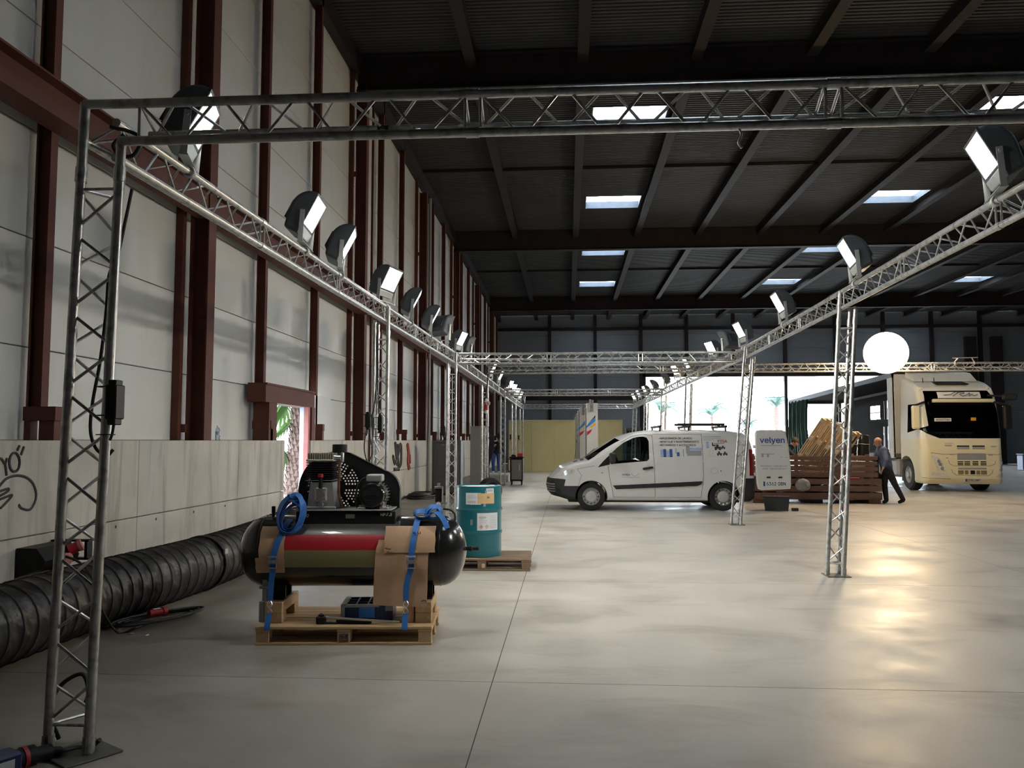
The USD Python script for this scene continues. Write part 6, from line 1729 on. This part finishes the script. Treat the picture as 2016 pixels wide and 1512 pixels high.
co = thing('cable_coil', 'tangled black power cable on the floor beside the air duct', 'cable')
rnd = np.random.RandomState(3)
for k in range(4):
    a = np.linspace(0, 2 * PI, 26, endpoint=False)
    e = 0.26 + 0.06 * k
    u_, v_ = (0.30 + 0.05 * k) * np.cos(a), (0.10 + 0.025 * k) * np.sin(a)
    c0 = np.array([-3.66 + 0.02 * k, 7.22 - 0.05 * k])
    dx, dy = 0.45, 0.89
    part(co, 'cable_loop', tube(np.column_stack([c0[0] + u_ * dx - v_ * dy, c0[1] + u_ * dy + v_ * dx, 0.012 + 0.014 * k + 0.004 * np.sin(2 * a + k)]), 0.0105, 6, closed=True), 'black_rubber')
part(co, 'cable_end', tube(smoothpath([(-3.55, 6.95, 0.05), (-3.62, 6.72, 0.03), (-3.72, 6.62, 0.012), (-3.74, 6.4, 0.25), (-3.80, 6.35, 0.50), (-4.0, 6.5, 0.60), (-4.2, 6.6, 0.64)], 8), 0.0105, 6), 'black_rubber')
rp = thing('red_plug', 'red power plug lying on the tangled black cable', 'plug', (-3.62, 7.06, 0.085), 55)
part(rp, 'body', cyl((-0.07, 0, 0), (0.05, 0, 0), 0.034, 16), 'red_plastic')
part(rp, 'collar', cyl((0.05, 0, 0), (0.085, 0, 0), 0.042, 16), 'red_plastic')
part(rp, 'label_patch', cbox(-0.03, 0.03, -0.02, 0.02, 0.030, 0.036, 0.002), 'paper', smooth=False)

db_ = thing('power_box', 'black power distribution box with red sockets behind the air duct', 'power box', (-4.32, 6.66, 0), 0)
part(db_, 'case', T(m3.Manifold.hull_points(np.array([(x, y, z) for y in (-0.24, 0.22) for x, z in ((-0.17, 0.48), (0.06, 0.56), (0.08, 0.62), (0.0, 0.72), (-0.17, 0.72))]))), 'black_satin', smooth=False)
part(db_, 'frame_leg', [cyl((x, y, 0), (x, y, 0.46), 0.014, 8) for x in (-0.16,) for y in (-0.28, 0.20)] + [cyl((-0.16, -0.28, 0.03), (-0.16, 0.20, 0.03), 0.014, 8)], 'black_satin', kind='stuff')
part(db_, 'end_frame', cat([box(-0.18, 0.16, 0.22, 0.30, 0.72, 0.735), box(0.125, 0.15, 0.22, 0.30, 0.58, 0.735), box(-0.18, -0.16, 0.22, 0.30, 0.44, 0.735), box(-0.18, 0.16, 0.22, 0.30, 0.565, 0.58)]), 'black_satin', smooth=False)
for p, q in (((0.05, 0.12, 0.66), (0.13, 0.16, 0.70)), ((0.06, -0.02, 0.61), (0.15, -0.06, 0.615))):
    sk = part(db_, 'socket', cyl(p, q, 0.045, 16), 'red_plastic', 'red socket')
    part(sk, 'socket_ring', cyl(np.array(q) - 0.2 * (np.array(q) - p), np.array(q) + 0.1 * (np.array(q) - p), 0.05, 16), 'frame_pink')

pc_ = thing('plug_connector', 'blue and black power connector at the bottom left corner', 'connector', (-2.66, 3.90, 0), 62)
part(pc_, 'box_body', cbox(-0.19, -0.02, -0.06, 0.06, 0.0, 0.11, 0.012), 'blue_plastic', smooth=False)
part(pc_, 'label_patch', box(-0.14, -0.06, -0.0625, -0.0595, 0.025, 0.085), 'paper', smooth=False)
part(pc_, 'plug_body', cat([cyl((-0.03, 0, 0.055), (0.06, 0, 0.055), 0.05, 18), cyl((0.06, 0, 0.05), (0.14, 0, 0.045), 0.038, 16), cyl((0.14, 0, 0.045), (0.19, 0, 0.03), 0.024, 12)]), 'black_satin')
part(pc_, 'plug_ring', cyl((0.0, 0, 0.055), (0.02, 0, 0.055), 0.054, 18), 'red_plastic')
part(pc_, 'cable', tube(smoothpath([(0.19, 0, 0.03), (0.28, 0.01, 0.018), (0.33, -0.04, 0.018), (0.34, -0.10, 0.06)], 6), 0.0115, 7), 'black_rubber')
wc = thing('column_cable', 'black cable looping down the nearest truss column', 'cable')
part(wc, 'cable', tube(smoothpath([(-2.42, 4.30, 3.0), (-2.44, 4.28, 2.82), (-2.47, 4.26, 2.6), (-2.50, 4.24, 2.5), (-2.51, 4.24, 2.29), (-2.54, 4.25, 2.03), (-2.575, 4.25, 1.80), (-2.58, 4.25, 1.65), (-2.545, 4.25, 1.555), (-2.49, 4.26, 1.52), (-2.46, 4.27, 1.55)], 8), 0.009, 8), 'black_rubber')
part(wc, 'foot_cable', tube(smoothpath([(-2.70, 4.26, 0.02), (-2.73, 4.24, 0.12), (-2.74, 4.25, 0.22), (-2.71, 4.30, 0.30), (-2.62, 4.32, 0.34), (-2.57, 4.30, 0.26), (-2.57, 4.27, 0.19)], 8), 0.011, 8), 'black_rubber')
part(wc, 'corner_loop', tube(smoothpath([(-2.56, 4.30, 3.36), (-2.46, 4.32, 3.34), (-2.40, 4.34, 3.30), (-2.44, 4.34, 3.21), (-2.52, 4.34, 3.21), (-2.56, 4.34, 3.27), (-2.50, 4.34, 3.33)], 8), 0.011, 8), 'black_rubber')
jb = thing('driver_box', 'black electrical box strapped to the nearest truss column', 'electrical box', (-2.362, 4.10, 1.80))
part(jb, 'case', cat([cbox(-0.03, 0.03, -0.045, 0.045, -0.09, 0.09, 0.006), cbox(-0.022, 0.022, -0.035, 0.035, -0.12, 0.115, 0.005)]), 'black_satin', smooth=False)
part(jb, 'tie_strap', [torus(0.045, 0.003, 20, 5, 'z', (-0.045, 0.0, z)) for z in (-0.07, 0.08, -0.17)], 'black_satin', kind='stuff')
part(jb, 'lead', tube(smoothpath([(0, 0, -0.11), (-0.01, 0, -0.17), (-0.02, 0, -0.20)], 4), 0.007, 6), 'black_rubber')
for k, (x, y, z, lab) in enumerate(((gl(10.7) - 0.195, 10.58, 1.86, 'larger black electrical box on the column behind the compressor pump'), (gl(10.7) - 0.02, 10.55, 1.82, 'black electrical box with a pale plug on the column behind the compressor'), (gl(16.5) - 0.19, 16.4, 1.78, 'black electrical box on the column behind the teal drum'),
                                    (gl(29.3) - 0.18, 29.2, 1.75, 'black electrical box on the column left of the roller cart'), (gl(35.2) - 0.18, 35.1, 1.75, 'black electrical box on the column above the roller cart'), (gl(41) - 0.18, 40.9, 1.75, 'black electrical box on the farthest left column'))):
    dup(jb, lab, (x, y, z), rot=(0, 0, 180 if False else 0))
tw = thing('hanging_cable', 'black cables drooping down the column behind the compressor pump', 'cable')
for k, pts in enumerate(([(gl(10.7) - 0.10, 10.60, 3.15), (gl(10.7) - 0.09, 10.6, 2.4), (gl(10.7) - 0.12, 10.58, 2.0), (gl(10.7) - 0.17, 10.55, 1.9)], [(gl(10.7) - 0.08, 10.60, 3.15), (gl(10.7) - 0.07, 10.6, 2.3), (gl(10.7) - 0.05, 10.57, 1.95)],
                         [(gl(10.7) - 0.2, 10.53, 1.76), (gl(10.7) - 0.22, 10.5, 1.5), (gl(10.7) - 0.17, 10.5, 1.32), (gl(10.7) - 0.12, 10.52, 1.45), (gl(10.7) - 0.16, 10.52, 1.7)], [(gl(10.7) - 0.12, 10.56, 1.62), (gl(10.7) - 0.03, 10.57, 1.45)])):
    part(tw, 'cable', tube(smoothpath(pts, 8), 0.008 if k < 3 else 0.014, 6), 'black_rubber' if k < 3 else 'paper')
sp = thing('hanging_socket', 'red and white power socket hanging from the left truss row', 'socket', (gl(23) + 0.02, 22.8, 2.62))
part(sp, 'body', cat([cyl((0, 0, -0.17), (0, 0, 0.05), 0.062, 16)]), 'red_plastic')
part(sp, 'end_cap', cat([cyl((0, 0, 0.05), (0, 0, 0.16), 0.055, 16, 0.03), cyl((0, 0, -0.26), (0, 0, -0.17), 0.04, 14)]), 'paper', 'pale grey ends')
part(sp, 'socket_ring', torus(0.05, 0.02, 20, 8, 'y', (0.05, -0.05, 0.02)), 'paper', 'white round socket ring')
part(sp, 'cable', tube(smoothpath([(0, 0, 0.15), (0.0, 0, 0.35), (0.03, -0.02, 0.55), (0.05, 0, 0.75)], 6), 0.018, 7), 'black_rubber')
bo = thing('water_bottle', 'small clear plastic water bottle on the wall ledge', 'bottle', (-4.535, 10.30, 1.6005))
part(bo, 'bottle_body', lathe([(0, 0), (0.026, 0), (0.029, 0.006), (0.027, 0.03), (0.029, 0.05), (0.029, 0.12), (0.024, 0.145), (0.012, 0.168), (0.012, 0.175), (0, 0.175)], 20), 'clear_plastic', smooth=40)
part(bo, 'bottle_label', lathe([(0.0295, 0.07), (0.0295, 0.115), (0.029, 0.115), (0.029, 0.07), (0.0295, 0.07)], 20), 'pale_blue_print')
part(bo, 'bottle_cap', cyl((0, 0, 0.172), (0, 0, 0.19), 0.014, 14), 'paper')
for k, (x, y, a, lab) in enumerate(((-3.60, 6.62, 40, 'left white cigarette end on the floor'), (-3.45, 6.58, 80, 'right white cigarette end on the floor'))):
    o = solo('cigarette_end', mv(cyl((-0.018, 0, 0), (0.018, 0, 0), 0.005, 8), (x, y, 0.005), rz=a), 'paper', lab, 'cigarette end', 'cigarette ends on the floor')

# ================================================================ outside
def fan_leaf(c, dirv, r, n=22, spread=115, seed=0):
    d, a, b = frame_of(dirv)
    out = []
    up_ = np.array([0, 0, 1.0])
    side = np.cross(d, up_); side /= np.linalg.norm(side)
    for k in range(n):
        q = math.radians(-spread + 2 * spread * k / (n - 1))
        v = d * math.cos(q) + np.cross(side, d) * 0 + side * math.sin(q)
        e = np.asarray(c) + v * r * (0.85 + 0.15 * math.cos(q)) + np.array([0, 0, -0.18 * r])
        m = np.asarray(c) + v * r * 0.55 + np.array([0, 0, 0.03 * r])
        out.append(ribbon([c, m, e], [0.03, 0.075 * r + 0.03, 0.008], 0.004, np.cross(v, up_ * 0.6 + side * 0.4)))
    return cat(out)


pm_ = thing('fan_palm', 'fan palm with a rough pinkish trunk outside the left doorway', 'palm tree', (-6.23, 18.1, -0.13))
tp_ = smoothpath([(0, 0, 0), (0.06, 0, 0.7), (0.13, 0, 1.6), (0.20, 0, 2.8), (0.25, 0, 4.6), (0.27, 0, 5.6)], 6)
part(pm_, 'trunk', tube(tp_, np.interp(np.linspace(0, 1, len(tp_)), [0, 0.15, 1], [0.26, 0.165, 0.15]), 18), 'palm_bark', smooth=60)
bs = []
for k in range(230):
    z = 0.15 + 2.75 * k / 230
    a = k * 2.39996
    c0 = np.array([np.interp(z, tp_[:, 2], tp_[:, 0]), 0, z])
    rr = float(np.interp(z, [0, 0.8, 5], [0.25, 0.165, 0.15])) - 0.01
    o_ = np.array([math.cos(a), math.sin(a), 0])
    tg = np.array([-math.sin(a), math.cos(a), 0])
    p0 = c0 + o_ * rr
    bs.append(T(m3.Manifold.hull_points(np.array([p0 + tg * 0.055, p0 - tg * 0.055, p0 + o_ * 0.035 + tg * 0.04, p0 + o_ * 0.035 - tg * 0.04, p0 + o_ * 0.07 + [0, 0, 0.13] + tg * 0.012, p0 + o_ * 0.05 + [0, 0, 0.13] - tg * 0.012]))))
part(pm_, 'leaf_base', bs, 'palm_bark', 'broken leaf stubs covering the trunk', smooth=False, kind='stuff')
for k, (c0, dv, r) in enumerate((((0.02, -0.22, 2.75), (-0.55, -0.1, -0.85), 0.72), ((-0.02, -0.22, 2.1), (-0.7, -0.1, -0.6), 0.55), ((-0.1, -0.15, 1.45), (-0.5, 0.1, -0.8), 0.55), ((-0.5, 0.9, 2.6), (-0.5, 0.3, -0.7), 0.8), ((-0.2, -0.2, 2.7), (-0.9, -0.2, -0.3), 0.8), ((0.3, 0.5, 5.7), (0.5, 0.5, 0.3), 1.0), ((0.1, -0.3, 5.7), (-0.6, -0.5, 0.2), 1.0))):
    part(pm_, 'frond', fan_leaf(np.array(c0), dv, r), 'palm_leaf', smooth=False)


def feather(c, az, el, L, n=16):
    pts = []
    for t_ in np.linspace(0, 1, 10):
        q = math.radians(el - 95 * t_ ** 1.6)
        pts.append((math.cos(q), math.sin(q)))
    p = [np.asarray(c, float)]
    for cx, sz in pts[1:]:
        p.append(p[-1] + L / 9 * np.array([cx * math.cos(az), cx * math.sin(az), sz]))
    p = np.array(p)
    out = [tube(p, np.linspace(0.03, 0.008, 10), 4)]
    side = np.array([-math.sin(az), math.cos(az), 0])
    for k in range(n):
        t_ = 0.12 + 0.88 * k / n
        b_ = np.array([np.interp(t_ * 9, range(10), p[:, i]) for i in range(3)])
        d_ = np.array([np.interp(min(t_ * 9 + .5, 9), range(10), p[:, i]) for i in range(3)]) - b_
        d_ /= np.linalg.norm(d_) + 1e-9
        l = 0.30 * L * math.sin(PI * (0.15 + 0.8 * t_))
        for s in (-1, 1):
            e = b_ + (side * s * 0.8 + d_ * 0.7 + np.array([0, 0, 0.12])) * l
            out.append(ribbon([b_, (b_ + e) / 2, e + [0, 0, -0.08 * l]], [0.05, 0.07, 0.01], 0.004, np.cross(e - b_, (0, 0, 1.0)) + [0, 0, 0.5]))
    return cat(out)


for k, (x, y, z, L, n, lab) in enumerate(((10.3, 90, 4.6, 2.5, 15, 'pale green palm beyond the left end of the gate'), (16.1, 92, 4.4, 2.3, 15, 'pale green palm standing over the van roof, beyond the gate'), (20.0, 92, 2.9, 1.8, 13, 'low pale palm beyond the gate between two taller ones'), (22.9, 91, 5.3, 2.0, 14, 'pale palm with a bulging trunk left of the gate post'))):
    fpm = thing('date_palm', lab, 'palm tree', (x, y, -0.13))
    part(fpm, 'trunk', tube([(0, 0, 0), (0, 0, z * 0.55), (0, 0, z * 0.8), (0, 0, z)], [0.16, 0.15, 0.30, 0.2] if k == 3 else [0.16, 0.14, 0.14, 0.15], 10), 'palm_bark')
    rr_ = random.Random(k)
    for q in range(n):
        part(fpm, 'frond', feather((0, 0, z), 2 * PI * q / n + rr_.uniform(-.2, .2), rr_.uniform(45, 88), L * rr_.uniform(.8, 1.1)), 'palm_far', smooth=False)
for k, (z, lab) in enumerate(((4.78, 'upper thin cable stretched across the open gate'), (4.56, 'lower thin cable stretched across the open gate'))):
    solo('gate_cable', tube([(5.4, END_Y - 0.1, z), (10.2, END_Y - 0.1, z - 0.03), (14.95, END_Y - 0.1, z)], 0.012, 5), 'dark_joint', lab, 'cable')
